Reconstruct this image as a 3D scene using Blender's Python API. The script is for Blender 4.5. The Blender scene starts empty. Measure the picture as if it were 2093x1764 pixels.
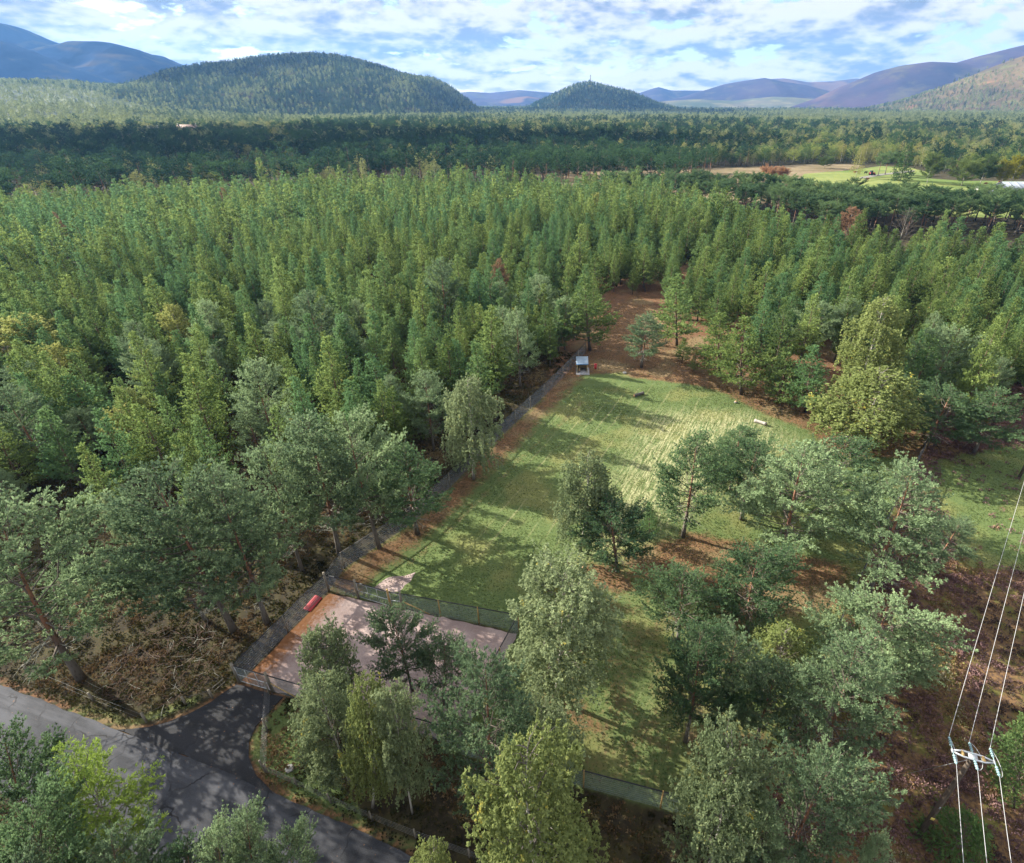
import bpy, math, random
import numpy as np
from math import radians as R_

# ------------------------------------------------------------------ camera, sky, sun, exposure
F, CX, CY = 1127.0, 1150.0, 882.0          # focal length and principal point on a 2092 x 1764 grid
PITCH, H = R_(31.0), 40.0
cp, sp = math.cos(PITCH), math.sin(PITCH)
scene = bpy.context.scene
C = scene.collection
cam_d = bpy.data.cameras.new('camera'); cam = bpy.data.objects.new('camera', cam_d); C.objects.link(cam)
cam.location = (0, 0, H); cam.rotation_euler = (R_(90) - PITCH, 0, 0)
cam_d.lens = F / 2092 * 36; cam_d.shift_x = -(CX - 1046) / 2092
cam_d.clip_start = 0.5; cam_d.clip_end = 40000
scene.camera = cam
SUN_EL, SUN_AZ = R_(27), math.atan2(0.43, -0.90)     # direction towards the sun, measured from +x
sdir = np.array([math.cos(SUN_EL) * math.cos(SUN_AZ), math.cos(SUN_EL) * math.sin(SUN_AZ), math.sin(SUN_EL)])
sl = bpy.data.lights.new('sun', 'SUN'); sl.energy = 5.0; sl.angle = R_(0.5); sl.color = (1.0, 0.93, 0.80)
sun = bpy.data.objects.new('sun', sl); C.objects.link(sun)
from mathutils import Vector
sun.rotation_euler = Vector(tuple(sdir)).to_track_quat('Z', 'Y').to_euler()
scene.view_settings.view_transform = 'Standard'; scene.view_settings.look = 'None'
scene.view_settings.exposure = 2.0; scene.view_settings.gamma = 1
scene.cycles.max_bounces = 4; scene.cycles.diffuse_bounces = 3; scene.cycles.transmission_bounces = 2
scene.cycles.transparent_max_bounces = 12; scene.cycles.volume_bounces = 0; scene.cycles.glossy_bounces = 1
scene.cycles.caustics_reflective = False; scene.cycles.caustics_refractive = False
scene.cycles.use_denoising = True
rng = np.random.default_rng(7)


class N:
    """small node-tree writer"""
    def __init__(s, tree):
        s.t = tree; s.t.nodes.clear()
    def __call__(s, kind, ins=None, **kw):
        n = s.t.nodes.new(kind)
        for k, v in kw.items(): setattr(n, k, v)
        for k, v in (ins or {}).items():
            sk = n.inputs[k]
            if isinstance(v, bpy.types.NodeSocket): s.t.links.new(v, sk)
            else: sk.default_value = v
        return n
    def link(s, a, b): s.t.links.new(a, b)
    def math(s, op, a, b=0.0, c=None, clamp=False):
        d = {0: a, 1: b}
        if c is not None: d[2] = c
        return s('ShaderNodeMath', d, operation=op, use_clamp=clamp).outputs[0]
    def mix(s, f, a, b):
        n = s.t.nodes.new('ShaderNodeMix'); n.data_type = 'RGBA'
        for sk, v in ((n.inputs[0], f), (n.inputs[6], a), (n.inputs[7], b)):
            if isinstance(v, bpy.types.NodeSocket): s.t.links.new(v, sk)
            else: sk.default_value = v if not isinstance(v, tuple) or len(v) == 4 else (*v, 1)
        return n.outputs[2]
    def mixf(s, f, a, b):
        n = s.t.nodes.new('ShaderNodeMix'); n.data_type = 'FLOAT'
        for sk, v in ((n.inputs[0], f), (n.inputs[2], a), (n.inputs[3], b)):
            if isinstance(v, bpy.types.NodeSocket): s.t.links.new(v, sk)
            else: sk.default_value = v
        return n.outputs[0]
    def noise(s, vec, scale, detail=3, rough=0.55, dist=0.0):
        return s('ShaderNodeTexNoise', {'Vector': vec, 'Scale': scale, 'Detail': detail, 'Roughness': rough, 'Distortion': dist}).outputs[0]
    def step(s, v, lo, hi):
        return s('ShaderNodeMapRange', {0: v, 1: lo, 2: hi, 3: 0.0, 4: 1.0}, interpolation_type='SMOOTHSTEP').outputs[0]


# world: physical sky with a deck of broken cloud
w = bpy.data.worlds.new('World'); scene.world = w; w.use_nodes = True
w.cycles.sampling_method = 'MANUAL'; w.cycles.sample_map_resolution = 512
n = N(w.node_tree)
sky = n('ShaderNodeTexSky', sky_type='NISHITA', sun_disc=False, sun_elevation=SUN_EL,
        sun_rotation=math.atan2(sdir[0], sdir[1]), altitude=250, air_density=1.0, dust_density=0.6, ozone_density=1.6)
tc = n('ShaderNodeTexCoord').outputs['Generated']
sep = n('ShaderNodeSeparateXYZ', {0: tc})
az = n.math('ARCTAN2', sep.outputs[0], sep.outputs[1])
hz = n.math('SQRT', n.math('ADD', n.math('MULTIPLY', sep.outputs[0], sep.outputs[0]), n.math('MULTIPLY', sep.outputs[1], sep.outputs[1])))
el = n.math('ARCTAN2', sep.outputs[2], hz)
elc = n.math('MAXIMUM', el, 0.0)
# the cloud deck: a flat layer seen at a grazing angle, broken into cumulus that bulge upwards
ev = n.math('POWER', elc, 0.75)
def cvec(dx, dy, kx, ky, z=1.7):
    return n('ShaderNodeCombineXYZ', {0: n.math('ADD', n.math('MULTIPLY', az, kx), dx), 1: n.math('ADD', n.math('MULTIPLY', ev, ky), dy), 2: z}).outputs[0]
def billow(dx, dy):
    vo = n('ShaderNodeTexVoronoi', {'Vector': cvec(dx, dy, 19.0, 34.0), 'Scale': 1.0, 'Detail': 2.0, 'Roughness': .6, 'Randomness': 1.0}, feature='F1', normalize=True, voronoi_dimensions='2D')
    return n.math('SUBTRACT', 1.0, vo.outputs['Distance'])
def n2d(v): return n('ShaderNodeTexNoise', {'Vector': v, 'Scale': 1.0, 'Detail': 6.0, 'Roughness': .6, 'Distortion': .2}, noise_dimensions='2D').outputs[0]
base_n = n2d(cvec(4.6, 2.0, 7.0, 16.0)); base_up = n2d(cvec(4.55, 2.35, 7.0, 16.0))
puff = billow(1.3, 0.0); puff_up = billow(1.22, .45)
dens = n.math('ADD', base_n, n.math('MULTIPLY', n.math('SUBTRACT', puff, .5), .35))
cover = n.step(dens, 0.42, 0.50)
shade = n.math('ADD', n.math('MULTIPLY', n.math('SUBTRACT', base_n, base_up), 2.8), n.math('MULTIPLY', n.math('SUBTRACT', puff, puff_up), 1.5))
lit = n.step(n.math('ADD', shade, n.math('MULTIPLY', n.math('SUBTRACT', .62, dens), 2.0)), -0.42, 0.42)
col = n.mix(lit, (0.31, 0.36, 0.46), (1.06, 1.0, 0.94))
high = n.step(elc, 0.16, 0.45)
cstr = n.mixf(high, 0.245, 0.56)
bg1 = n('ShaderNodeBackground', {0: sky.outputs[0], 1: 0.05})
bg2 = n('ShaderNodeBackground', {0: col, 1: cstr})
cov = n.math('MULTIPLY', cover, n.mixf(n.step(elc, 0.0, 0.035), 0.65, 0.97))
mx = n('ShaderNodeMixShader', {0: cov, 1: bg1.outputs[0], 2: bg2.outputs[0]})
n('ShaderNodeOutputWorld', {0: mx.outputs[0]})

# ------------------------------------------------------------------ helpers
def U(x, y, z=0.0):
    """the point at height z seen at grid position (x, y)"""
    a, b = (x - CX) / F, -(y - CY) / F
    d = (a, cp + b * sp, -sp + b * cp); t = (H - z) / -d[2]
    return np.array([d[0] * t, d[1] * t, z])
def ray(x, y, dist):
    """the point on that line of sight at distance dist straight ahead"""
    a, b = (x - CX) / F, -(y - CY) / F
    d = np.array([a, cp + b * sp, -sp + b * cp]); t = dist / d[1]
    return np.array([d[0] * t, dist, H + d[2] * t])
def P(X, Y, Z=0.0):
    zc = Y * cp - (Z - H) * sp; yc = Y * sp + (Z - H) * cp
    return CX + F * X / zc, CY - F * yc / zc
def hgt(bx, by, ty):
    X, Y, _ = U(bx, by); lo, hi = 0.0, 39.0
    for _ in range(40):
        m = (lo + hi) / 2
        if P(X, Y, m)[1] > ty: lo = m
        else: hi = m
    return lo

def vnoise(x, y, seed=0):
    """smooth 2-D value noise, vectorised, 0..1"""
    xi = np.floor(x).astype(np.int64); yi = np.floor(y).astype(np.int64)
    fx = x - xi; fy = y - yi; fx = fx * fx * (3 - 2 * fx); fy = fy * fy * (3 - 2 * fy)
    def h(a, b):
        v = (a * 374761393 + b * 668265263 + seed * 974634777) & 0x7fffffff
        v = ((v ^ (v >> 13)) * 1274126177) & 0x7fffffff
        return ((v ^ (v >> 16)) & 0xffff) / 65535.0
    return (h(xi, yi) * (1 - fx) + h(xi + 1, yi) * fx) * (1 - fy) + (h(xi, yi + 1) * (1 - fx) + h(xi + 1, yi + 1) * fx) * fy
def fbm(x, y, seed=0, octs=4):
    s = 0; a = 0.5; t = 0
    for k in range(octs):
        s = s + a * vnoise(x * 2 ** k, y * 2 ** k, seed + k * 17); t += a; a *= 0.5
    return s / t
def inpoly(x, y, poly):
    c = np.zeros(np.shape(x), bool); m = len(poly)
    for i in range(m):
        x0, y0 = poly[i][:2]; x1, y1 = poly[(i + 1) % m][:2]
        if y0 == y1: continue
        c ^= ((y0 > y) != (y1 > y)) & (x < (x1 - x0) * (y - y0) / (y1 - y0) + x0)
    return c
def sdist(x, y, poly, closed=True):
    """distance to a polygon's outline, negative inside"""
    d = np.full(np.shape(x), 1e9); m = len(poly)
    for i in range(m if closed else m - 1):
        x0, y0 = poly[i][:2]; x1, y1 = poly[(i + 1) % m][:2]
        ex, ey = x1 - x0, y1 - y0; L = ex * ex + ey * ey + 1e-9
        t = np.clip(((x - x0) * ex + (y - y0) * ey) / L, 0, 1)
        d = np.minimum(d, np.hypot(x - x0 - t * ex, y - y0 - t * ey))
    return np.where(inpoly(x, y, poly), -d, d) if closed else d
def GP(pts): return [U(*p) for p in pts]
def smooth(t): t = np.clip(t, 0, 1); return t * t * (3 - 2 * t)

def mesh(name, V, Fc, mats=None, attrs=None, mi=None, smooth_=False, uv=None):
    """Fc: (n,3) or (n,4) index array, or list of such arrays"""
    V = np.asarray(V, np.float32).reshape(-1, 3)
    Fl = [np.asarray(f, np.int32) for f in (Fc if isinstance(Fc, list) else [Fc])]
    Fl = [f for f in Fl if len(f)]
    me = bpy.data.meshes.new(name)
    me.vertices.add(len(V)); me.vertices.foreach_set('co', V.ravel())
    tot = sum(f.size for f in Fl); me.loops.add(tot)
    me.loops.foreach_set('vertex_index', np.concatenate([f.ravel() for f in Fl]))
    me.polygons.add(sum(len(f) for f in Fl))
    ls = np.concatenate([np.full(len(f), f.shape[1]) for f in Fl]); st = np.concatenate([[0], np.cumsum(ls)[:-1]])
    me.polygons.foreach_set('loop_start', st.astype(np.int32))
    for m in mats or []: me.materials.append(m)
    if mi is not None: me.polygons.foreach_set('material_index', np.asarray(mi, np.int32))
    if smooth_: me.polygons.foreach_set('use_smooth', np.ones(len(ls), bool))
    me.update(calc_edges=True)
    for k, v in (attrs or {}).items():
        v = np.asarray(v, np.float32)
        if v.ndim == 1:
            a = me.attributes.new(k, 'FLOAT', 'POINT'); a.data.foreach_set('value', v)
        else:
            a = me.attributes.new(k, 'FLOAT_COLOR', 'POINT'); a.data.foreach_set('color', v.ravel())
    return me
def tag(o, label=None, cat=None, group=None, kind=None):
    if label: o['label'] = label
    if cat: o['category'] = cat
    if group: o['group'] = group
    if kind: o['kind'] = kind
    return o
def obj(name, me, parent=None, loc=(0, 0, 0)):
    o = bpy.data.objects.new(name, me); C.objects.link(o); o.location = loc
    if parent is not None: o.parent = parent
    return o
def empty(name, loc, label, cat, group=None, rz=0.0):
    o = bpy.data.objects.new(name, None); C.objects.link(o); o.location = loc; o.rotation_euler = (0, 0, rz)
    o.empty_display_size = 0.3
    return tag(o, label, cat, group)

class MB:
    """collects boxes and tubes into one mesh"""
    def __init__(s): s.V = []; s.Q = []; s.T = []; s.n = 0; s.mq = []; s.mt = []
    def add(s, V, Q=None, T=None, m=0):
        V = np.asarray(V, float).reshape(-1, 3)
        if Q is not None and len(Q): s.Q.append(np.asarray(Q) + s.n); s.mq.append(np.full(len(Q), m))
        if T is not None and len(T): s.T.append(np.asarray(T) + s.n); s.mt.append(np.full(len(T), m))
        s.V.append(V); s.n += len(V)
    def box(s, c, size, ax=(1, 0, 0), up=(0, 0, 1), m=0):
        ax = np.array(ax, float); ax /= np.linalg.norm(ax); up = np.array(up, float)
        ay = np.cross(up, ax); ay /= np.linalg.norm(ay); az_ = np.cross(ax, ay)
        c = np.array(c, float); V = []
        for i in (-.5, .5):
            for j in (-.5, .5):
                for k in (-.5, .5): V.append(c + ax * i * size[0] + ay * j * size[1] + az_ * k * size[2])
        s.add(V, [(0, 1, 3, 2), (4, 6, 7, 5), (0, 4, 5, 1), (2, 3, 7, 6), (0, 2, 6, 4), (1, 5, 7, 3)], m=m)
    def beam(s, a, b, wd, ht, m=0):
        a = np.array(a, float); b = np.array(b, float); d = b - a; L = np.linalg.norm(d)
        up = (0, 0, 1) if abs(d[2]) < .9 * L else (0, 1, 0)
        s.box((a + b) / 2, (L, wd, ht), d, up, m)
    def tube(s, pts, rad, sides=6, cap=True, m=0):
        pts = np.asarray(pts, float); k = len(pts); rad = np.broadcast_to(rad, (k,))
        t = np.gradient(pts, axis=0); t /= np.linalg.norm(t, axis=1)[:, None] + 1e-9
        ref = np.array([0, 0, 1.0]) if abs(t[0][2]) < .9 else np.array([1.0, 0, 0])
        u = np.cross(t, ref); u /= np.linalg.norm(u, axis=1)[:, None] + 1e-9; v = np.cross(t, u)
        a = np.arange(sides) * 2 * math.pi / sides
        V = pts[:, None] + rad[:, None, None] * (np.cos(a)[None, :, None] * u[:, None] + np.sin(a)[None, :, None] * v[:, None])
        i = np.arange(k - 1)[:, None] * sides; j = np.arange(sides)[None]; j2 = (j + 1) % sides
        Q = np.stack([i + j, i + j2, i + sides + j2, i + sides + j], -1).reshape(-1, 4)
        T = []
        V = V.reshape(-1, 3)
        if cap:
            V = np.vstack([V, pts[0], pts[-1]]); n0 = k * sides
            T = [(n0, (q + 1) % sides, q) for q in range(sides)] + [(n0 + 1, (k - 1) * sides + q, (k - 1) * sides + (q + 1) % sides) for q in range(sides)]
        s.add(V, Q, T, m)
    def build(s, name, mats, parent=None, loc=(0, 0, 0), smooth_=False, attrs=None):
        Fl, mi = [], []
        if s.Q: Fl.append(np.vstack(s.Q)); mi.append(np.concatenate(s.mq))
        if s.T: Fl.append(np.vstack([t for t in s.T if len(t)])); mi.append(np.concatenate(s.mt))
        return obj(name, mesh(name, np.vstack(s.V), Fl, mats if isinstance(mats, list) else [mats], attrs, np.concatenate(mi), smooth_), parent, loc)

# ------------------------------------------------------------------ materials
def mat(name):
    m = bpy.data.materials.new(name); m.use_nodes = True
    return m, N(m.node_tree)
def out(n, sh): n('ShaderNodeOutputMaterial', {0: sh})
def plain(name, c1, c2=None, scale=6.0, rough=0.8, metal=0.0, bump=0.0, stretch=(1, 1, 1)):
    m, n = mat(name)
    tc = n('ShaderNodeTexCoord').outputs['Object']
    mp = n('ShaderNodeMapping', {0: tc, 3: stretch}).outputs[0]
    ns = n.noise(mp, scale, 5, 0.6)
    c = n.mix(n.step(ns, 0.3, 0.7), c1, c2 or c1)
    b = n('ShaderNodeBsdfPrincipled', {'Base Color': c, 'Roughness': rough, 'Metallic': metal, 'Specular IOR Level': 0.3})
    if bump:
        n.link(n('ShaderNodeBump', {'Strength': bump, 'Distance': 0.02, 'Height': ns}).outputs[0], b.inputs['Normal'])
    out(n, b.outputs[0]); return m
def foliage(name, dark, light, alt=None, alt_amt=0.0, transl=0.45, patch=0.0, patch_col=None, objvar=0.5):
    m, n = mat(name)
    tint = n('ShaderNodeAttribute', attribute_name='tint').outputs['Fac']
    oi = n('ShaderNodeObjectInfo').outputs['Random']
    pos = n('ShaderNodeNewGeometry').outputs['Position']
    f = n.math('ADD', n.math('MULTIPLY', tint, 0.75), n.math('MULTIPLY', n.math('SUBTRACT', oi, 0.5), objvar), clamp=True)
    c = n.mix(f, dark, light)
    if alt is not None:
        loc = n('ShaderNodeTexCoord').outputs['Object']
        ns = n.noise(loc, 0.9, 3, 0.6)
        c = n.mix(n.math('MULTIPLY', n.step(n.math('ADD', ns, n.math('MULTIPLY', tint, 0.25)), 0.72 - alt_amt, 0.86 - alt_amt), 0.9), c, alt)
    if patch_col is not None:
        r2 = n.math('FRACT', n.math('MULTIPLY', oi, 17.31))
        pn = n.noise(pos, patch, 2, 0.5)
        c = n.mix(n.step(n.math('ADD', n.math('MULTIPLY', pn, 1.2), n.math('MULTIPLY', r2, 0.7)), 0.80, 1.35), c, patch_col)
    d = n('ShaderNodeBsdfDiffuse', {0: c}).outputs[0]
    t = n('ShaderNodeBsdfTranslucent', {0: c}).outputs[0]
    out(n, n('ShaderNodeMixShader', {0: transl, 1: d, 2: t}).outputs[0]); return m
def bark(name, low, high, z0, z1, dark):
    m, n = mat(name)
    tc = n('ShaderNodeTexCoord').outputs['Object']
    z = n('ShaderNodeSeparateXYZ', {0: tc}).outputs[2]
    nz = n.noise(n('ShaderNodeMapping', {0: tc, 3: (1, 1, .25)}).outputs[0], 9.0, 4, 0.7)
    c = n.mix(n.step(n.math('ADD', z, n.math('MULTIPLY', nz, 2.0)), z0, z1), low, high)
    c = n.mix(n.step(nz, 0.5, 0.68), c, dark)
    b = n('ShaderNodeBsdfPrincipled', {'Base Color': c, 'Roughness': 0.9, 'Specular IOR Level': 0.1})
    n.link(n('ShaderNodeBump', {'Strength': 0.5, 'Distance': 0.03, 'Height': nz}).outputs[0], b.inputs['Normal'])
    out(n, b.outputs[0]); return m

M = {}
M['pine'] = foliage('mature_pine_needles', (.100, .156, .086), (.325, .425, .220), (.20, .17, .07), -0.08)
M['young'] = foliage('plantation_needles', (.066, .112, .036), (.285, .365, .115), (.30, .25, .08), -0.05, patch=0.035, patch_col=(.105, .195, .085))
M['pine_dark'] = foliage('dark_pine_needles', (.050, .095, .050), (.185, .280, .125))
M['oldpine'] = foliage('tall_pine_needles', (.030, .065, .032), (.130, .205, .095), patch=0.02, patch_col=(.15, .22, .09))
M['birch'] = foliage('birch_leaves', (.145, .19, .095), (.37, .43, .23), (.45, .36, .06), -0.07)
M['gold'] = foliage('turning_birch_leaves', (.15, .19, .065), (.37, .42, .16), (.55, .44, .07), -0.05)
M['pale'] = foliage('pale_birch_leaves', (.24, .26, .08), (.50, .52, .20), (.55, .50, .15), -0.05, transl=0.4)
M['larch'] = foliage('larch_needles', (.14, .21, .035), (.34, .45, .10), transl=0.4)
M['spruce'] = foliage('spruce_needles', (.045, .090, .030), (.13, .21, .07))
M['brown'] = foliage('dead_needles', (.20, .12, .075), (.38, .24, .15))
M['orange'] = foliage('orange_leaves', (.30, .165, .08), (.48, .29, .17))
M['yellow'] = foliage('yellow_leaves', (.16, .17, .02), (.42, .38, .05))
M['farpine'] = foliage('far_pine_needles', (.010, .030, .020), (.045, .085, .048), patch=0.004, patch_col=(.055, .105, .045))
M['farbirch'] = foliage('far_birch_leaves', (.13, .16, .07), (.38, .41, .18), (.55, .48, .12), -0.08, patch=0.006, patch_col=(.28, .27, .09))
M['farbroad'] = foliage('far_broadleaf', (.040, .085, .032), (.125, .19, .07), patch=0.008, patch_col=(.24, .28, .08))
M['hillpine'] = foliage('hill_pine_needles', (.014, .034, .022), (.070, .115, .055), patch=0.003, patch_col=(.11, .15, .065))
M['hillbirch'] = foliage('hill_birch_leaves', (.11, .14, .06), (.33, .36, .15), (.45, .36, .12), -0.08)
M['bark'] = bark('pine_bark', (.13, .115, .10), (.24, .12, .075), 3.5, 7.0, (.055, .045, .038))
M['bark_y'] = bark('young_pine_bark', (.10, .085, .070), (.14, .085, .060), 3.0, 7.0, (.05, .04, .035))
M['bark_b'] = bark('birch_bark', (.10, .09, .075), (.55, .52, .47), 0.3, 3.2, (.12, .10, .085))
M['bark_g'] = bark('lichen_bark', (.20, .20, .175), (.30, .29, .26), 0.5, 5, (.10, .095, .08))
M['limb'] = plain('limb_bark', (.13, .11, .09), (.075, .06, .05), 4, .95)
M['limb_b'] = plain('birch_limb_bark', (.20, .18, .16), (.12, .10, .09), 4, .95)
M['twig'] = plain('lichened_twigs', (.30, .31, .27), (.15, .14, .115), 4, .95)

# ------------------------------------------------------------------ trees
def unit(v): return v / (np.linalg.norm(v, axis=-1, keepdims=True) + 1e-9)
def blades(c, d, k, ln, wd, spread, rg, droop=0.0, fan=0.55):
    """k small three-cornered leaf blades from each centre c towards d"""
    nC = len(c); c = np.repeat(c, k, 0); d = np.repeat(d, k, 0)
    dd = unit(d + spread * rg.normal(size=(nC * k, 3)) + np.array([0, 0, -droop]))
    sd = unit(np.cross(dd, rg.normal(size=(nC * k, 3))))
    L = ln * rg.uniform(.65, 1.25, (nC * k, 1)); W = wd * rg.uniform(.6, 1.3, (nC * k, 1))
    fl = (rg.random((nC * k, 1)) < fan)
    p0 = c + dd * L * np.where(fl, 1.0, 0.0); p1 = c + dd * L * np.where(fl, 0.0, 1.0)
    V = np.stack([p0 - sd * W / 2, p0 + sd * W / 2, p1], 1).reshape(-1, 3)
    return V
def tree_meshes(name, kind, seed, h, r, lod=0, mats=None):
    """returns (wood mesh, crown mesh) of one tree standing at the origin"""
    rg = np.random.default_rng(seed); wood = MB()
    cen, dirs, tn = [], [], []
    bend = rg.normal(size=2) * .035 * h
    def trunk_at(z):
        t = z / h; return np.array([bend[0] * math.sin(t * 2.2), bend[1] * math.sin(t * 1.9 + .3) - bend[1] * .3, z])
    m = {'mature': (.24, 60), 'old': (.50, 36), 'young': (.12, 60), 'birch': (.18, 60), 'weep': (.16, 60), 'larch': (.25, 50), 'spruce': (.04, 60), 'dead': (.2, 46), 'round': (.16, 40)}[kind]
    cb, nl = m
    if lod: nl = int(nl * (.55 if lod == 1 else .3))
    zs = np.linspace(0, h * .985, 10 if not lod else 5); r0 = h * (.017 if kind in ('mature', 'old', 'dead') else .0125)
    wood.tube([trunk_at(z) for z in zs], r0 * (1.25 - 1.15 * (zs / h) ** .8 - .1 * (zs > 0)), 7 if not lod else 4)
    lop = rg.uniform(0, 2 * math.pi); phase = rg.uniform(0, 7, 4)
    for i in range(nl):
        t = (i + rg.uniform(0, .9)) / nl
        z = h * (cb + (1 - cb) * t * .97)
        a = i * 2.4 + rg.normal() * .5
        lobes = 1 + .22 * math.sin(2 * a + phase[0]) + .15 * math.sin(3 * a + phase[1] + 5 * t) + rg.normal() * .13
        if kind == 'mature' and seed % 3 != 1: L = r * (0.50 + .62 * min(1, t * 5)) * (1 - t) ** .62 * lobes + .2; e = .08 + .7 * t
        elif kind == 'mature': L = r * (0.55 + .62 * min(1, t * 3.2)) * (max(0, 1 - t ** 1.7)) ** .72 * lobes + .2; e = .05 + .9 * t ** 1.3
        elif kind == 'old': L = r * (.62 + .5 * math.sin(min(1, t * 1.4) * 2)) * (max(0, 1 - t ** 3)) ** .5 * lobes; e = .05 + .75 * t
        elif kind == 'young': L = r * ((1 - t) ** 1.08 * min(1, .6 + t * 2.6)) * 1.2 * (1 + (lobes - 1) * .9) + .16; e = .2 + .55 * t
        elif kind in ('birch', 'round'): L = r * (math.sin(math.pi * (.20 + .78 * t)) ** .7) * (1 + (lobes - 1) * .7) + .2; e = .5 + .5 * t
        elif kind == 'weep': L = r * (math.sin(math.pi * (.24 + .72 * t)) ** .8) * lobes + .2; e = .65 + .35 * t
        elif kind == 'larch': L = r * ((1 - t) ** .8 * min(1, .5 + t * 2)) * lobes + .2; e = .15 + .4 * t
        elif kind == 'spruce': L = r * (1 - t) ** .85 * (1 + (lobes - 1) * .5) + .1; e = -.1 + .6 * t
        else: L = r * (.5 + .6 * min(1, t * 2)) * (max(0, 1 - t ** 2)) ** .6 * lobes; e = .3 + .6 * t
        L = max(L, .15)
        e += rg.normal() * .12
        o = trunk_at(z); hd = np.array([math.cos(a), math.sin(a), 0])
        q = np.linspace(0, 1, 5)[:, None]
        curve = {'mature': .22, 'old': .25, 'young': .18, 'dead': .2, 'birch': -.12, 'round': .05, 'weep': -.25, 'larch': .10, 'spruce': .12}[kind]
        pts = o + hd * L * math.cos(e) * q + np.array([0, 0, 1.0]) * (L * math.sin(e) * q + L * curve * q * q)
        pts[1:] += rg.normal(size=(4, 3)) * .035 * L
        if lod < 2 and L > .5: wood.tube(pts, np.linspace(max(.018, r0 * .30 * (1.15 - t)) if kind not in ('birch', 'weep', 'round') else .028, .010, 5), 4 if not lod else 3, cap=False, m=2)
        ns = max(2, int(L * {'mature': 4.2, 'old': 3.6, 'young': 5.0, 'birch': 4.6, 'round': 4.4, 'weep': 4.4, 'larch': 4.2, 'spruce': 5.0, 'dead': 3.0}[kind])) + 2
        if lod: ns = max(2, int(ns * (.5 if lod == 1 else .3)))
        for j in range(ns):
            u = .22 + .78 * (j + rg.random() * .7) / ns if kind != 'mature' and kind != 'old' else .38 + .62 * (j + rg.random() * .7) / ns
            u = min(u, 1.0); k0 = min(3, int(u * 4)); b0 = pts[k0] + (pts[k0 + 1] - pts[k0]) * (u * 4 - k0)
            sg = 1 if j % 2 else -1
            a2 = a + sg * rg.uniform(.35, 1.25) * (1.15 - .5 * u)
            sl_ = L * rg.uniform(.22, .42) * (1.15 - .55 * u) + .22
            e2 = {'mature': .35, 'old': .4, 'young': .35, 'dead': .3, 'birch': .15, 'round': .3, 'weep': -.1, 'larch': .05, 'spruce': -.12}[kind] + rg.normal() * .25
            sd = np.array([math.cos(a2) * math.cos(e2), math.sin(a2) * math.cos(e2), math.sin(e2)])
            nt = max(2, int(sl_ / (.20 if lod == 0 else .45)))
            tt = np.linspace(.15, 1, nt)[:, None]
            sp_ = b0 + sd * sl_ * tt + np.array([0, 0, .12 * sl_]) * tt * tt
            if lod == 0 and kind in ('mature', 'dead') and sl_ > .4 and (j % 2 == 0 or kind == 'dead'):
                wood.tube(np.vstack([b0, sp_[len(sp_) // 2], sp_[-1]]), [.018, .012, .007], 3, cap=False, m=2)
            if kind == 'dead': continue
            if kind == 'weep' or (kind == 'birch' and lod == 0 and j % 2 == 0):
                dl = rg.uniform(.5, 1.5 if kind == 'weep' else .8) * (1.1 - .3 * t) * (.6 + .5 * u)
                m2 = max(2, int(dl / (.16 if not lod else .5)))
                q2 = np.linspace(0, 1, m2)[:, None]
                st_ = sp_[-1] + np.array([0, 0, -dl]) * q2 + sd * .18 * dl * q2 * (1 - q2) + hd * .1 * q2
                cen.append(st_ + rg.normal(size=st_.shape) * .06); dirs.append(np.tile(np.array([[0, 0, -1.0]]), (m2, 1)) * .8 + hd * .3); tn.append(np.full(m2, rg.random()))
            cen.append(sp_ + rg.normal(size=sp_.shape) * .07); dirs.append(np.tile(sd + np.array([0, 0, .35 if kind in ('mature', 'young', 'old') else 0]), (nt, 1))); tn.append(np.full(nt, rg.random()))
    # dead, lichened limbs under the live crown
    if kind in ('mature',) and lod == 0:
        for i in range(13):
            z = h * rg.uniform(.16, cb + .12); a = rg.uniform(0, 6.28); L = r * rg.uniform(.2, .62); o = trunk_at(z)
            d0 = np.array([math.cos(a), math.sin(a), rg.uniform(-.25, .2)])
            q = np.linspace(0, 1, 4)[:, None]; pts = o + d0 * L * q + rg.normal(size=(4, 3)) * .09 * q * L
            wood.tube(pts, [.035, .028, .018, .008], 4, cap=False, m=1)
            for _ in range(5):
                u = rg.uniform(.3, 1); p0 = o + d0 * L * u; dv = unit(d0 + rg.normal(size=3) * .7) * L * .35
                wood.tube([p0, p0 + dv * .5 + rg.normal(size=3) * .04, p0 + dv], [.016, .012, .006], 3, cap=False, m=1)
    zf = 1.0
    if cen: zf = h / (max(float(c_[:, 2].max()) for c_ in cen) + .1)
    for v_ in wood.V: v_[:, 2] *= zf
    wm = wood.build('trunk', mats[1:] if mats else None).data
    bpy.data.objects.remove([o for o in C.objects if o.data == wm][0])
    if kind == 'dead': return wm, None
    cen = np.vstack(cen) * np.array([1, 1, zf]); dirs = np.vstack(dirs); tn = np.concatenate(tn)
    lf = {'mature': (11, .22, .082, .6, 0), 'old': (7, .30, .13, .6, 0), 'young': (7, .25, .10, .5, 0), 'birch': (9, .15, .12, .9, .2), 'round': (9, .17, .145, .9, 0), 'weep': (9, .145, .105, .6, .5),
          'larch': (11, .28, .06, .5, 0), 'spruce': (6, .22, .075, .45, .1)}[kind]
    k, ln, wd, spd, dr = lf
    if lod == 1: k, ln, wd = 4, ln * 1.9, wd * 2.6
    if lod == 2: k, ln, wd = 2, ln * 4.6, wd * 9.0
    V = blades(cen, dirs, k, ln, wd, spd, rg, dr)
    tv = np.clip(np.repeat(tn, 3 * k) * .6 + np.repeat(rg.random(len(tn) * k), 3) * .4, 0, 1)
    cm = mesh('crown', V, np.arange(len(V)).reshape(-1, 3), [mats[0]], {'tint': tv})
    return wm, cm

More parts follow.
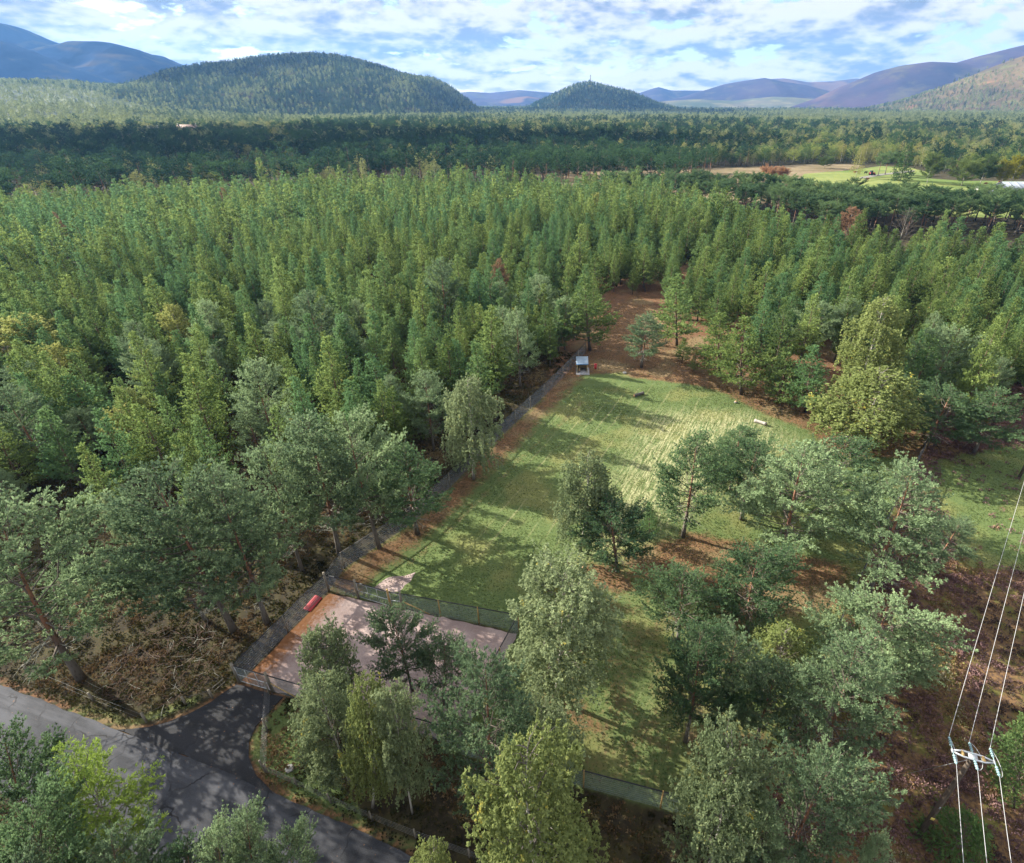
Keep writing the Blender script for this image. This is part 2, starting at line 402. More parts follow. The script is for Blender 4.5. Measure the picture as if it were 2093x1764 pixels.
PROTO = {}
def proto(key, kind, nvar, h, r, crown, barkm, lod=0, seed=0, extra=None):
    PROTO[key] = [dict(h=h, r=r, m=tree_meshes(key, kind, seed + 31 * i, h * (1), r, lod, [M[crown], M[barkm], M['twig'], M['limb_b' if barkm == 'bark_b' else 'limb']])) for i in range(nvar)]
proto('mature', 'mature', 6, 14.0, 4.0, 'pine', 'bark', seed=100)
proto('dark_mature', 'mature', 3, 14.0, 4.0, 'pine_dark', 'bark', seed=150)  # mature pines with darker green needles
proto('young', 'young', 6, 11.0, 2.2, 'young', 'bark_y', seed=200)
proto('birch', 'birch', 4, 12.0, 3.4, 'birch', 'bark_b', seed=300)
proto('weep', 'weep', 4, 12.0, 2.6, 'birch', 'bark_b', seed=400)
proto('gold', 'weep', 2, 12.0, 2.6, 'gold', 'bark_b', seed=450)
proto('pale', 'round', 2, 10.0, 2.4, 'pale', 'bark_b', seed=480)
proto('larch', 'larch', 1, 13.0, 3.6, 'larch', 'bark_g', seed=500)
proto('spruce', 'spruce', 1, 5.0, 2.0, 'spruce', 'bark_y', seed=520)
proto('dead', 'dead', 1, 10.0, 2.8, 'pine', 'bark_g', seed=540)
proto('brown', 'mature', 1, 12.0, 3.0, 'brown', 'bark_g', seed=560)
proto('mid_young', 'young', 4, 11.0, 2.2, 'young', 'bark_y', 1, seed=600)
proto('old', 'old', 4, 16.0, 4.0, 'oldpine', 'bark', 0, seed=700)
proto('far_old', 'old', 4, 16.0, 4.2, 'farpine', 'bark', 1, seed=720)
proto('far_birch', 'weep', 3, 13.0, 3.2, 'farbirch', 'bark_b', 1, seed=740)
proto('far_broad', 'round', 3, 12.0, 5.0, 'farbroad', 'bark_g', 1, seed=760)
proto('far_spruce', 'spruce', 2, 16.0, 3.2, 'farpine', 'bark_y', 1, seed=780)
proto('broad', 'round', 2, 14.0, 7.0, 'farbroad', 'bark_g', 0, seed=770)
proto('tiny_pine', 'young', 3, 14.0, 3.6, 'hillpine', 'bark', 2, seed=800)
proto('tiny_birch', 'round', 3, 11.0, 3.6, 'hillbirch', 'bark_b', 2, seed=820)
proto('tiny_spruce', 'spruce', 2, 15.0, 3.4, 'hillpine', 'bark_y', 2, seed=840)
proto('orange', 'round', 1, 8.0, 5.0, 'orange', 'bark_g', 0, seed=860)
proto('yellow', 'round', 1, 12.0, 5.0, 'yellow', 'bark_g', 0, seed=870)
CAT = {'mature': 'pine tree', 'dark_mature': 'pine tree', 'young': 'pine tree', 'old': 'pine tree', 'birch': 'birch tree', 'weep': 'birch tree', 'gold': 'birch tree', 'pale': 'birch tree', 'larch': 'larch tree',
       'spruce': 'spruce tree', 'dead': 'dead tree', 'brown': 'dead tree', 'mid_young': 'pine tree', 'far_old': 'pine tree', 'far_birch': 'birch tree', 'far_broad': 'broadleaf tree', 'broad': 'broadleaf tree',
       'far_spruce': 'spruce tree', 'tiny_pine': 'pine tree', 'tiny_birch': 'birch tree', 'tiny_spruce': 'spruce tree', 'orange': 'broadleaf tree', 'yellow': 'broadleaf tree'}
count_used = {}
TREES = []
def plant(key, X, Y, Z, h, r, label, group=None, lean=0.0, rz=None, leany=0.0):
    i = count_used.get(key, 0); count_used[key] = i + 1
    v = PROTO[key][i % len(PROTO[key])]
    cat = CAT[key]
    root = empty(cat.replace(' ', '_'), (X, Y, Z), label, cat, group)
    root.rotation_euler = (leany, lean, 0)
    rz = rng.uniform(0, 6.28) if rz is None else rz
    s = (r / v['r'], r / v['r'], h / v['h'])
    wm, cm = v['m']
    for nm, me in (('trunk', wm), ('crown', cm)):
        if me is None: continue
        o = obj(nm, me, root); o.scale = s; o.rotation_euler = (0, 0, rz)
        v.setdefault('src', {}).setdefault(nm, o)
    TREES.append((X, Y, h, cat)); return root

# ------------------------------------------------------------------ places on the ground
P1, P2, P3 = U(490, 1394), U(672, 1207), U(1060, 1290)
G2 = U(558, 1414)                                     # the post on the far side of the road gate
RS = U(1026, 1354)
def isect(a, b, c, d):
    r = b - a; s = d - c; den = r[0] * s[1] - r[1] * s[0]
    t = ((c[0] - a[0]) * s[1] - (c[1] - a[1]) * s[0]) / den; return a + r * t
P4 = isect(P1, G2, P3, RS)
FA = [P2] + GP([(704, 1162), (835, 1075), (920, 996), (1020, 896), (1112, 810), (1150, 772), (1196, 722)])
D1, D2 = U(1217, 1616), U(1373, 1658)
RB0 = isect(D1, D2, U(1722, 1262), U(1863, 965))
DL = D1 + (D1 - D2) * 2.2
RB = [RB0] + GP([(1722, 1262), (1798, 1095), (1863, 965), (1908, 888), (1975, 790)])
FIELD = FA + GP([(1196, 722), (1240, 640), (1300, 600), (1420, 690), (1530, 765), (1640, 800), (1760, 850), (1900, 888)]) + RB[::-1][1:] + [RB0, DL, P4, P3]
YARD = [P1, P2, P3, P4]
road_far = GP([(-160, 1345), (-60, 1378), (0, 1400), (102, 1438), (171, 1465), (239, 1491), (342, 1530), (478, 1581), (615, 1646), (715, 1687), (847, 1752), (1010, 1850), (1300, 2060)])
road_near = []
for i, p in enumerate(road_far):
    a = road_far[max(0, i - 1)]; b = road_far[min(len(road_far) - 1, i + 1)]; t = unit(b - a)
    road_near.append(p + np.array([t[1], -t[0], 0]) * 5.6)
ROAD = road_far + road_near[::-1]
DRIVE = GP([(239, 1491), (300, 1487), (342, 1476), (400, 1452), (430, 1435), (452, 1418), (482, 1400), (500, 1402), (556, 1420), (579, 1425), (560, 1445), (523, 1485), (508, 1515), (507, 1545), (524, 1587), (560, 1624), (478, 1583), (342, 1532)])

def zone(x, y, poly, soft, grow=0.0):
    return np.clip(.5 - (sdist(x, y, poly) - grow) / (2 * soft), 0, 1)
def grid_axis(lo, hi, step, far, growth=1.09):
    a = list(np.arange(lo, hi, step)); s = step
    while a[-1] < far: s *= growth; a.append(a[-1] + s)
    s = step; b = [lo]
    return a
xs = grid_axis(0, 62, .42, 6500); xs = [-v for v in xs[:0:-1]] + xs
ys = grid_axis(10, 125, .42, 7000, 1.05); s_ = .42; lowy = [10.0]
while lowy[-1] > -60: s_ *= 1.25; lowy.append(lowy[-1] - s_)
ys = lowy[:0:-1] + ys
def hills_base(x, y):
    """the lie of the open country: level near, rising gently far off and to the west"""
    d = np.hypot(x, y)
    z = 88 * smooth((y - 650) / 1400) * smooth((-x - .36 * y - 60) / 900)
    z = z + (fbm(x / 420 + 3, y / 420, 5, 3) - .5) * 22 * smooth((d - 900) / 1500)
    z = z - 16 * smooth((y - 1600) / 2500) * smooth((x + 200) / 800)
    return z
XG, YG = np.meshgrid(np.array(xs), np.array(ys))
ZG = hills_base(XG, YG) + (fbm(XG / 2.3, YG / 2.3, 9, 3) - .5) * .10 * (1 - smooth((np.hypot(XG, YG) - 100) / 80))
flat = np.minimum.reduce([sdist(XG, YG, ROAD), sdist(XG, YG, YARD), sdist(XG, YG, DRIVE)])
ZG = np.where(flat < 1.0, np.minimum(ZG, -.03 - .02 * (flat < .5)), ZG)
near = (np.abs(XG) < 75) & (YG < 150)
zr = zone(XG, YG, FIELD, .9)
FAo = [p + np.array([-.2, 0, 0]) for p in FA]
stripA = np.clip(1 - (sdist(XG, YG, FAo, False) - 1.6) / 3.2, 0, 1) * zr * (.75 + .6 * fbm(XG / 5, YG / 5, 71, 3))
track = np.maximum(np.clip(1 - (sdist(XG, YG, GP([(840, 1150), (950, 1050), (1060, 940), (1130, 880), (1190, 820)]), False) - .25) / .7, 0, 1),
                   np.clip(1 - (sdist(XG, YG, GP([(800, 1160), (905, 1060), (1010, 960), (1110, 860), (1170, 790)]), False) - .35) / .9, 0, 1)) * .42
brown_end = zone(XG, YG, GP([(1100, 860), (1168, 768), (1270, 762), (1290, 772), (1400, 785), (1470, 800), (1570, 850), (1650, 880), (1700, 930), (1790, 935), (1900, 940), (1990, 880), (1960, 700), (1300, 500), (1180, 600), (1120, 760)]), 1.0)
under = np.maximum.reduce([zone(XG, YG, GP([(1270, 1130), (1400, 1085), (1560, 1110), (1740, 1160), (1730, 1250), (1600, 1260), (1480, 1290), (1420, 1200), (1280, 1180)]), 1.2),
                           zone(XG, YG, GP([(1150, 1150), (1260, 1150), (1310, 1210), (1230, 1210)]), 1.0),
                           zone(XG, YG, GP([(1080, 1400), (1160, 1400), (1260, 1480), (1230, 1530), (1150, 1490), (1080, 1450)]), 1.0) * .7,
                           zone(XG, YG, GP([(1390, 1480), (1560, 1500), (1650, 1600), (1560, 1690), (1440, 1600)]), 1.3)])
edge_lit = np.clip(1 - (sdist(XG, YG, road_far, False) - .1) / .8, 0, 1) * (sdist(XG, YG, ROAD) > 0) + np.clip(1 - np.abs(sdist(XG, YG, DRIVE)) / .6, 0, 1)
lower_ = .42 * zone(XG, YG, GP([(1080, 1180), (1350, 1180), (1700, 1200), (1650, 1650), (1380, 1650), (1080, 1590), (1050, 1400)]), 2.0)
litter = np.clip(np.maximum.reduce([stripA, track, brown_end, under, edge_lit, lower_]), 0, 1)
dryz = zone(XG, YG, GP([(1330, 845), (1530, 845), (1620, 900), (1560, 980), (1400, 1040), (1300, 1120), (1210, 1130), (1250, 1010)]), 2.5)
dryz = np.maximum(dryz, .15 * zone(XG, YG, GP([(1170, 1160), (1350, 1230), (1380, 1650), (1240, 1600), (1260, 1350)]), 2.5))
moor = zone(XG, YG, RB + GP([(2300, 700), (2900, 1200), (2900, 1900), (1500, 1900)]), 1.0) * near
greenp = zone(XG, YG, GP([(1900, 945), (2110, 900), (2600, 1000), (2500, 1170), (2092, 1165), (1985, 1160), (1930, 1090)]), 1.2)
verge = np.maximum(zone(XG, YG, GP([(560, 1430), (600, 1440), (660, 1560), (760, 1690), (900, 1740), (850, 1745), (715, 1683), (560, 1620), (512, 1545), (510, 1510)]), .5),
                   np.clip(1 - (sdist(XG, YG, GP([(150, 1450), (260, 1480), (400, 1430)]), False) - .2) / .8, 0, 1) * .6)
grass = np.clip(np.maximum.reduce([zr, greenp, verge]), 0, 1)
MOWN = GP([(930, 1130), (1010, 1010), (1190, 800), (1300, 775), (1480, 830), (1640, 890), (1600, 1000), (1380, 1080), (1180, 1090), (1060, 1120)])
mown = zone(XG, YG, MOWN, 3.0)
bars = np.stack([grass, litter, moor * (1 - greenp), dryz], -1).reshape(-1, 4)
ny_, nx_ = XG.shape
idx = np.arange(ny_ * nx_).reshape(ny_, nx_)
Q = np.stack([idx[:-1, :-1], idx[:-1, 1:], idx[1:, 1:], idx[1:, :-1]], -1).reshape(-1, 4)

fdir = unit(FA[5] - FA[2]); FANG = math.atan2(fdir[1], fdir[0])
m, n = mat('ground_cover')
pos = n('ShaderNodeNewGeometry').outputs['Position']
at = n('ShaderNodeAttribute', attribute_name='zone')
sc_ = n('ShaderNodeSeparateColor', {0: at.outputs['Color']})
g_, l_, mo_, dr_ = sc_.outputs[0], sc_.outputs[1], sc_.outputs[2], at.outputs['Alpha']
n1 = n.noise(pos, .55, 5, .65); n2 = n.noise(pos, 3.2, 4, .7); n3 = n.noise(pos, 14, 3, .7); n4 = n.noise(pos, .13, 3, .5)
def edge(mk, amt=.75): return n.step(n.math('ADD', mk, n.math('MULTIPLY', n.math('SUBTRACT', n1, .5), amt)), .32, .62)
floor_ = n.mix(n.step(n1, .40, .62), (.026, .023, .014), (.052, .048, .020))
floor_ = n.mix(n.step(n2, .52, .70), floor_, (.085, .058, .030))
floor_ = n.mix(n.math('MULTIPLY', n.step(n3, .35, .65), .5), floor_, (.030, .022, .018))
gr = n.mix(n.step(n2, .30, .70), (.055, .085, .028), (.095, .125, .045))
gr = n.mix(n.math('MULTIPLY', n.step(n4, .48, .62), .55), gr, (.155, .150, .055))
rot = n('ShaderNodeMapping', {0: pos, 2: (0, 0, -FANG)}, vector_type='POINT').outputs[0]
ry = n('ShaderNodeSeparateXYZ', {0: rot}).outputs[1]
ryd = n.math('ADD', ry, n.math('MULTIPLY', n.math('SUBTRACT', n.noise(pos, .5, 2), .5), .35))
tri = n.math('ABSOLUTE', n.math('SUBTRACT', n.math('FRACT', n.math('MULTIPLY', ryd, .62)), .5))
smk = n('ShaderNodeAttribute', attribute_name='mown').outputs['Fac']
stripe = n.math('MULTIPLY', n.math('MULTIPLY', smk, n.math('SUBTRACT', 1.0, n.step(tri, .0, .13))), n.step(n.noise(n('ShaderNodeMapping', {0: rot, 3: (.12, 1, 1)}).outputs[0], .9, 3, .6), .42, .60))
gr = n.mix(n.math('MULTIPLY', stripe, .5), gr, (.24, .23, .12))
st2 = n.noise(n('ShaderNodeMapping', {0: rot, 3: (.16, 1.5, 1)}).outputs[0], 2.4, 5, .75)
gr = n.mix(n.math('MULTIPLY', dr_, n.math('MULTIPLY', n.step(st2, .42, .62), .85)), gr, (.32, .31, .17))
li = n.mix(n.step(n2, .35, .65), (.072, .040, .023), (.175, .092, .048))
li = n.mix(n.math('MULTIPLY', n.step(n3, .5, .7), .5), li, (.20, .135, .085))
li = n.mix(n.math('MULTIPLY', n.step(n1, .50, .66), .6), li, (.055, .042, .026))
li = n.mix(n.math('MULTIPLY', n.step(n4, .50, .62), .45), li, (.19, .155, .085))
mr = n.mix(n.step(n2, .38, .62), (.065, .042, .030), (.14, .085, .040))
mr = n.mix(n.step(n1, .48, .62), mr, (.085, .080, .025))
c = n.mix(edge(mo_), floor_, mr)
c = n.mix(edge(g_, .5), c, gr)
lmk = n.step(n.math('ADD', n.math('MULTIPLY', l_, .8), n.math('ADD', n.math('MULTIPLY', n.math('SUBTRACT', n1, .5), 1.1), n.math('MULTIPLY', n.math('SUBTRACT', n2, .5), .7))), .22, .72)
c = n.mix(n.math('MULTIPLY', lmk, .92), c, li)
dist = n('ShaderNodeVectorMath', {0: pos}, operation='LENGTH').outputs['Value']
fn = n.noise(pos, .006, 4, .6)
farc = n.mix(n.step(fn, .42, .6), (.030, .048, .020), (.095, .115, .045))
c = n.mix(n.step(dist, 380, 1100), c, farc)
b = n('ShaderNodeBsdfPrincipled', {'Base Color': c, 'Roughness': .95, 'Specular IOR Level': .1})
bh = n.math('ADD', n.math('MULTIPLY', n2, .6), n.math('MULTIPLY', n3, .35))
bh = n.math('ADD', bh, n.math('MULTIPLY', n.math('MULTIPLY', st2, dr_), 1.6))
n.link(n('ShaderNodeBump', {'Strength': .5, 'Distance': .10, 'Height': bh}).outputs[0], b.inputs['Normal'])
out(n, b.outputs[0]); M['ground'] = m
ground = obj('ground', mesh('ground', np.stack([XG, YG, ZG], -1), Q, [m], {'zone': bars, 'mown': mown.ravel()}, smooth_=True))
tag(ground, 'open ground of grass, needle litter and heather under the trees', 'ground', kind='structure')

def asphalt(name, base, pale, streak):
    m, n = mat(name); pos = n('ShaderNodeNewGeometry').outputs['Position']
    rd = unit(road_far[8] - road_far[4]); ang = math.atan2(rd[1], rd[0])
    r = n('ShaderNodeMapping', {0: pos, 2: (0, 0, -ang)}).outputs[0]
    s1 = n.noise(n('ShaderNodeMapping', {0: r, 3: (.10, .9, 1)}).outputs[0], 1.1, 4, .6)
    s2 = n.noise(pos, .35, 4, .6); s3 = n.noise(pos, 30, 3, .8)
    c = n.mix(n.math('MULTIPLY', n.step(s1, .42, .66), streak), base, pale)
    c = n.mix(n.math('MULTIPLY', n.step(s2, .45, .7), streak * .7), c, pale)
    c = n.mix(n.math('MULTIPLY', n.step(s3, .45, .75), .35), c, (.14, .14, .145))
    lf = n.noise(pos, 5.5, 2, .5)
    c = n.mix(n.step(lf, .715, .73), c, (.16, .085, .045))
    ck = n('ShaderNodeTexVoronoi', {'Vector': n('ShaderNodeVectorMath', {0: pos, 1: n('ShaderNodeTexNoise', {'Vector': pos, 'Scale': 1.1, 'Detail': 4.0}).outputs['Color']}, operation='ADD').outputs[0], 'Scale': .22}, feature='DISTANCE_TO_EDGE').outputs['Distance']
    c = n.mix(n.math('MULTIPLY', n.math('SUBTRACT', 1.0, n.step(ck, .004, .014)), n.math('MULTIPLY', n.step(s2, .40, .60), streak)), c, (.008, .008, .010))
    b = n('ShaderNodeBsdfPrincipled', {'Base Color': c, 'Roughness': .85, 'Specular IOR Level': .25})
    n.link(n('ShaderNodeBump', {'Strength': .5, 'Distance': .015, 'Height': s3}).outputs[0], b.inputs['Normal'])
    out(n, b.outputs[0]); return m
M['road'] = asphalt('worn_asphalt', (.021, .023, .029), (.062, .065, .076), .9)
M['drive'] = asphalt('new_asphalt', (.010, .011, .014), (.022, .023, .028), .5)
def sheet(name, poly, z, material, label, cat, jag=0.0, thick=.06, kind='structure', sub=.5, seed=1):
    """a level sheet with a real edge, its outline roughened"""
    import bmesh
    pts = []
    m_ = len(poly)
    for i in range(m_):
        a = np.array(poly[i][:2]); b = np.array(poly[(i + 1) % m_][:2]); L = np.hypot(*(b - a)); k = max(1, int(L / sub))
        nrm = np.array([b[1] - a[1], a[0] - b[0]]) / (L + 1e-9)
        for j in range(k):
            p = a + (b - a) * j / k
            p = p + nrm * jag * (2 * float(fbm(np.array(p[0] * 1.3 + seed), np.array(p[1] * 1.3), seed, 3)) - 1)
            pts.append((p[0], p[1]))
    bm = bmesh.new(); vs = [bm.verts.new((x, y, z)) for x, y in pts]; f = bm.faces.new(vs)
    if f.calc_area() and f.normal.z < 0: f.normal_flip()
    ex = bmesh.ops.extrude_face_region(bm, geom=[f])
    bmesh.ops.translate(bm, verts=[v for v in ex['geom'] if isinstance(v, bmesh.types.BMVert)], vec=(0, 0, -thick))
    bmesh.ops.recalc_face_normals(bm, faces=bm.faces)
    me = bpy.data.meshes.new(name); bm.to_mesh(me); bm.free(); me.materials.append(material)
    return tag(obj(name, me), label, cat, kind=kind)
sheet('road', ROAD, .02, M['road'], 'worn grey two lane asphalt road with a pale middle streak', 'road', .12)
sheet('driveway', DRIVE, .026, M['drive'], 'black new asphalt driveway widening from the gate to the road', 'driveway', .10)
# yard gravel
m, n = mat('pink_gravel'); pos = n('ShaderNodeNewGeometry').outputs['Position']
a1 = n.noise(pos, .5, 4, .6); a2 = n.noise(pos, 25, 3, .8); a3 = n.noise(pos, 3, 4, .7)
c = n.mix(n.step(a1, .35, .65), (.20, .145, .135), (.29, .225, .212))
c = n.mix(n.math('MULTIPLY', n.step(a2, .4, .7), .35), c, (.44, .38, .35))
e = unit(P2 - P1); nrm = (e[1], -e[0])
sx = n('ShaderNodeSeparateXYZ', {0: pos})
dd = n.math('ADD', n.math('MULTIPLY', n.math('SUBTRACT', sx.outputs[0], float(P1[0])), float(nrm[0])), n.math('MULTIPLY', n.math('SUBTRACT', sx.outputs[1], float(P1[1])), float(nrm[1])))
lm = n.math('SUBTRACT', 1.0, n.step(n.math('ADD', dd, n.math('MULTIPLY', n.math('SUBTRACT', a3, .5), 4.5)), .5, 2.6))
c = n.mix(lm, c, n.mix(a3, (.10, .045, .02), (.25, .12, .055)))
c = n.mix(n.math('MULTIPLY', n.step(a3, .58, .7), .35), c, (.14, .10, .085))
b = n('ShaderNodeBsdfPrincipled', {'Base Color': c, 'Roughness': .95, 'Specular IOR Level': .1})
n.link(n('ShaderNodeBump', {'Strength': .5, 'Distance': .02, 'Height': n.math('ADD', a2, a3)}).outputs[0], b.inputs['Normal'])
out(n, b.outputs[0]); M['gravel'] = m
sheet('gravel_yard', [P1 + (.1, .15, 0), P2 + (.15, -.3, 0), P3 + (-.1, -.3, 0), P4 + (-.1, .1, 0)], .022, m, 'pinkish grey gravel yard inside the netting fences', 'yard', .18)
sheet('gravel_path', GP([(764, 1204), (792, 1180), (850, 1170), (836, 1188), (812, 1214)]), .018, m, 'short gravel patch leading from the yard gates into the field', 'path', .35)

def cover(n, name, kind):
    pass
def ground_foliage(name, cols, transl=.2):
    m, n = mat(name); tint = n('ShaderNodeAttribute', attribute_name='tint').outputs['Fac']
    ramp = n('ShaderNodeValToRGB', {0: tint}); cr = ramp.color_ramp
    for i, (p_, c_) in enumerate(cols):
        e = cr.elements[i] if i < 2 else cr.elements.new(p_)
        e.position = p_; e.color = (*c_, 1)
    d = n('ShaderNodeBsdfDiffuse', {0: ramp.outputs[0]}).outputs[0]; t = n('ShaderNodeBsdfTranslucent', {0: ramp.outputs[0]}).outputs[0]
    out(n, n('ShaderNodeMixShader', {0: transl, 1: d, 2: t}).outputs[0]); return m
def in_view(x, y, m_=60):
    px, py = P(x, y, 0); return (px > -m_) & (px < 2092 + m_) & (py < 1764 + m_) & (y > 5)
def near_pts(nn, x0, x1, y0, y1, test):
    x = rng.uniform(x0, x1, nn); y = rng.uniform(y0, y1, nn); k = in_view(x, y); x, y = x[k], y[k]; k = test(x, y); return x[k], y[k]
def clumps(x, y, rad, ht, k, lw, tint):
    nC = len(x); th = rng.uniform(0, 6.28, (nC, k)); ph = np.arccos(rng.uniform(0.0, 1, (nC, k)))
    rr = (rad[:, None] * rng.uniform(.75, 1.05, (nC, k)))
    c = np.stack([x[:, None] + rr * np.sin(ph) * np.cos(th), y[:, None] + rr * np.sin(ph) * np.sin(th), ht[:, None] * np.cos(ph) * rng.uniform(.7, 1.1, (nC, k))], -1).reshape(-1, 3)
    d = np.stack([np.cos(th) * np.sin(ph), np.sin(th) * np.sin(ph), np.cos(ph) + .4], -1).reshape(-1, 3)
    V = blades(c, d, 1, lw, lw * .8, .5, rng)
    t = np.clip(np.repeat(tint, k) + rng.normal(size=nC * k) * .07, 0, 1)
    return V, np.repeat(t, 3)
def stuff(name, V, t, material, label, cat):
    return tag(obj(name, mesh(name, V, np.arange(len(V)).reshape(-1, 3), [material], {'tint': t})), label, cat, kind='stuff')
M['heather'] = ground_foliage('heather_sprigs', [(0, (.05, .038, .034)), (.25, (.115, .070, .070)), (.5, (.20, .125, .125)), (.68, (.21, .13, .07)), (.85, (.16, .16, .05)), (1, (.32, .29, .23))])
M['scrub'] = ground_foliage('undergrowth_sprigs', [(0, (.020, .020, .012)), (.3, (.040, .046, .015)), (.55, (.075, .060, .028)), (.75, (.13, .080, .045)), (1, (.22, .17, .09))])
M['grass'] = ground_foliage('grass_blades', [(0, (.050, .080, .022)), (.45, (.100, .130, .045)), (.8, (.19, .19, .085)), (1, (.32, .30, .17))], .35)
MOORP = RB + GP([(2300, 700), (2900, 1200), (2900, 1900), (1500, 1900)]); GREENP = GP([(1900, 945), (2110, 900), (2600, 1000), (2500, 1170), (2092, 1165), (1985, 1160), (1930, 1090)])
def moor_test(x, y):
    gm = zone(x, y, GREENP, 1.2); return (sdist(x, y, MOORP) < -.3) & (rng.random(len(x)) > gm * .93)
x, y = near_pts(60000, 0, 95, 8, 110, moor_test)
pn = fbm(x / 5, y / 5, 31, 3); k = rng.random(len(x)) < .35 + .9 * (pn > .45)
x, y, pn = x[k], y[k], pn[k]
px, py = P(x, y)
tt = np.clip(.30 + (pn - .5) * 1.6 + rng.normal(size=len(x)) * .09 + .20 * (py > 1480) * rng.random(len(x)), 0, 1)
V, t = clumps(x, y, rng.uniform(.14, .36, len(x)), rng.uniform(.14, .38, len(x)), 26, .15, tt)
stuff('heather', V, t, M['heather'], 'purple and brown heather covering the moor beside the power line', 'heather')
ALLP = [FIELD, YARD, DRIVE, ROAD, MOORP]
def floor_test(x, y):
    k = np.ones(len(x), bool)
    for p in ALLP: k &= sdist(x, y, p) > .35
    return k
x, y = near_pts(70000, -80, 40, 6, 95, floor_test)
pn = fbm(x / 4, y / 4, 41, 3); k = rng.random(len(x)) < .55 + .7 * (pn - .4)
x, y, pn = x[k], y[k], pn[k]
tt = np.clip(.42 + (pn - .5) * 2.2 + rng.normal(size=len(x)) * .12, 0, 1)
V, t = clumps(x, y, rng.uniform(.12, .34, len(x)), rng.uniform(.08, .30, len(x)), 18, .17, tt)
stuff('undergrowth', V, t, M['scrub'], 'brown and olive undergrowth on the forest floor and road verges', 'undergrowth')
def grass_test(x, y):
    k = (sdist(x, y, FIELD) < -.1) | (sdist(x, y, GREENP) < 0) | ((sdist(x, y, GP([(560, 1430), (600, 1440), (660, 1560), (760, 1690), (715, 1683), (560, 1620), (512, 1545), (510, 1510)])) < 0))
    lit_ = sdist(x, y, FAo, False) < 4.0
    px, py = P(x, y); be = (py < 790) & (px < 1560)
    dens_ = np.where(lit_ | be, .12, 1.0)
    return k & (rng.random(len(x)) < dens_)
x, y = near_pts(420000, -45, 75, 10, 115, grass_test)
nn = len(x); gz = np.zeros(nn)
dn = fbm(x / 3, y / 3, 51, 3)
dzz = np.clip(.5 - sdist(x, y, GP([(1330, 845), (1530, 845), (1620, 900), (1560, 980), (1400, 1040), (1300, 1120), (1210, 1130), (1250, 1010)])) / 5, 0, 1)
V = blades(np.stack([x, y, gz], 1), np.tile([[0, 0, 1.0]], (nn, 1)), 2, .07, .10, .9, rng, fan=.5)
V[:, 2] = np.maximum(V[:, 2], -.02)
ryn = -x * math.sin(FANG) + y * math.cos(FANG); trn = np.abs((ryn * .62) % 1 - .5)
fine_ = fbm(ryn * 2.2, (x * math.cos(FANG) + y * math.sin(FANG)) * .25, 57, 3) - .5
tt = np.clip(.26 + (dn - .5) * .35 + fine_ * (.25 + .9 * dzz) + dzz * .38 + .30 * (sdist(x, y, MOWN) < 0) * np.clip(1 - trn / .12, 0, 1) * (fbm(x / 4, y / 4, 58, 2) > .42) + rng.normal(size=nn) * .10, 0, 1)
stuff('grass', V, np.repeat(tt, 6), M['grass'], 'mown green field grass with pale dry strands', 'grass')
def litter_test(x, y):
    k = (sdist(x, y, FIELD) < 0); fa_ = sdist(x, y, FAo, False); px, py = P(x, y)
    be = sdist(x, y, GP([(1100, 860), (1168, 768), (1270, 762), (1400, 785), (1470, 800), (1570, 850), (1650, 880), (1790, 935), (1990, 880), (1960, 700), (1300, 500), (1120, 760)])) < 0
    un = sdist(x, y, GP([(1270, 1130), (1400, 1085), (1560, 1110), (1740, 1160), (1730, 1250), (1600, 1260), (1480, 1290), (1420, 1200), (1280, 1180)])) < 0
    return k & (be | un | (fa_ < 3.5) | (rng.random(len(x)) < .04))
x, y = near_pts(160000, -45, 75, 12, 130, litter_test); nn = len(x)
V = blades(np.stack([x, y, np.full(nn, .02)], 1), np.concatenate([rng.normal(size=(nn, 2)), np.full((nn, 1), .35)], 1), 1, .16, .09, .3, rng)
V[:, 2] = np.clip(V[:, 2], -.02, .12); pn = fbm(x / 2, y / 2, 66, 3)
M['needles'] = ground_foliage('fallen_needles', [(0, (.040, .026, .018)), (.4, (.105, .058, .032)), (.75, (.20, .12, .065)), (1, (.30, .25, .17))], .1)
stuff('needle_litter', V, np.repeat(np.clip(.35 + (pn - .5) * 1.2 + rng.normal(size=nn) * .2, 0, 1), 3), M['needles'], 'rusty brown pine needle litter and twigs along the fence and under trees', 'needle litter')
# scattered brushwood left from felling beside the yard fence
bw = MB()
bp = GP([(300, 1290), (440, 1270), (470, 1330), (440, 1400), (330, 1450), (240, 1440), (180, 1400), (250, 1330)])
x, y = near_pts(30000, -45, -20, 20, 45, lambda x, y: sdist(x, y, bp) < 0)
for i in range(min(420, len(x))):
    a = rng.uniform(0, 6.28); L = rng.uniform(.3, 1.5); z = rng.uniform(.03, .45)
    p0 = np.array([x[i], y[i], z]); d = np.array([math.cos(a), math.sin(a), rng.normal() * .25]) * L
    bw.tube([p0, p0 + d * .5 + rng.normal(size=3) * .08, p0 + d], [.022, .016, .007], 3, cap=False, m=int(rng.random() < .12))
o = bw.build('brushwood', [plain('dead_twigs', (.06, .032, .022), (.11, .065, .045), 3), M['twig']]); tag(o, 'tangle of cut brown branches strewn beside the yard corner', 'brushwood', kind='stuff')

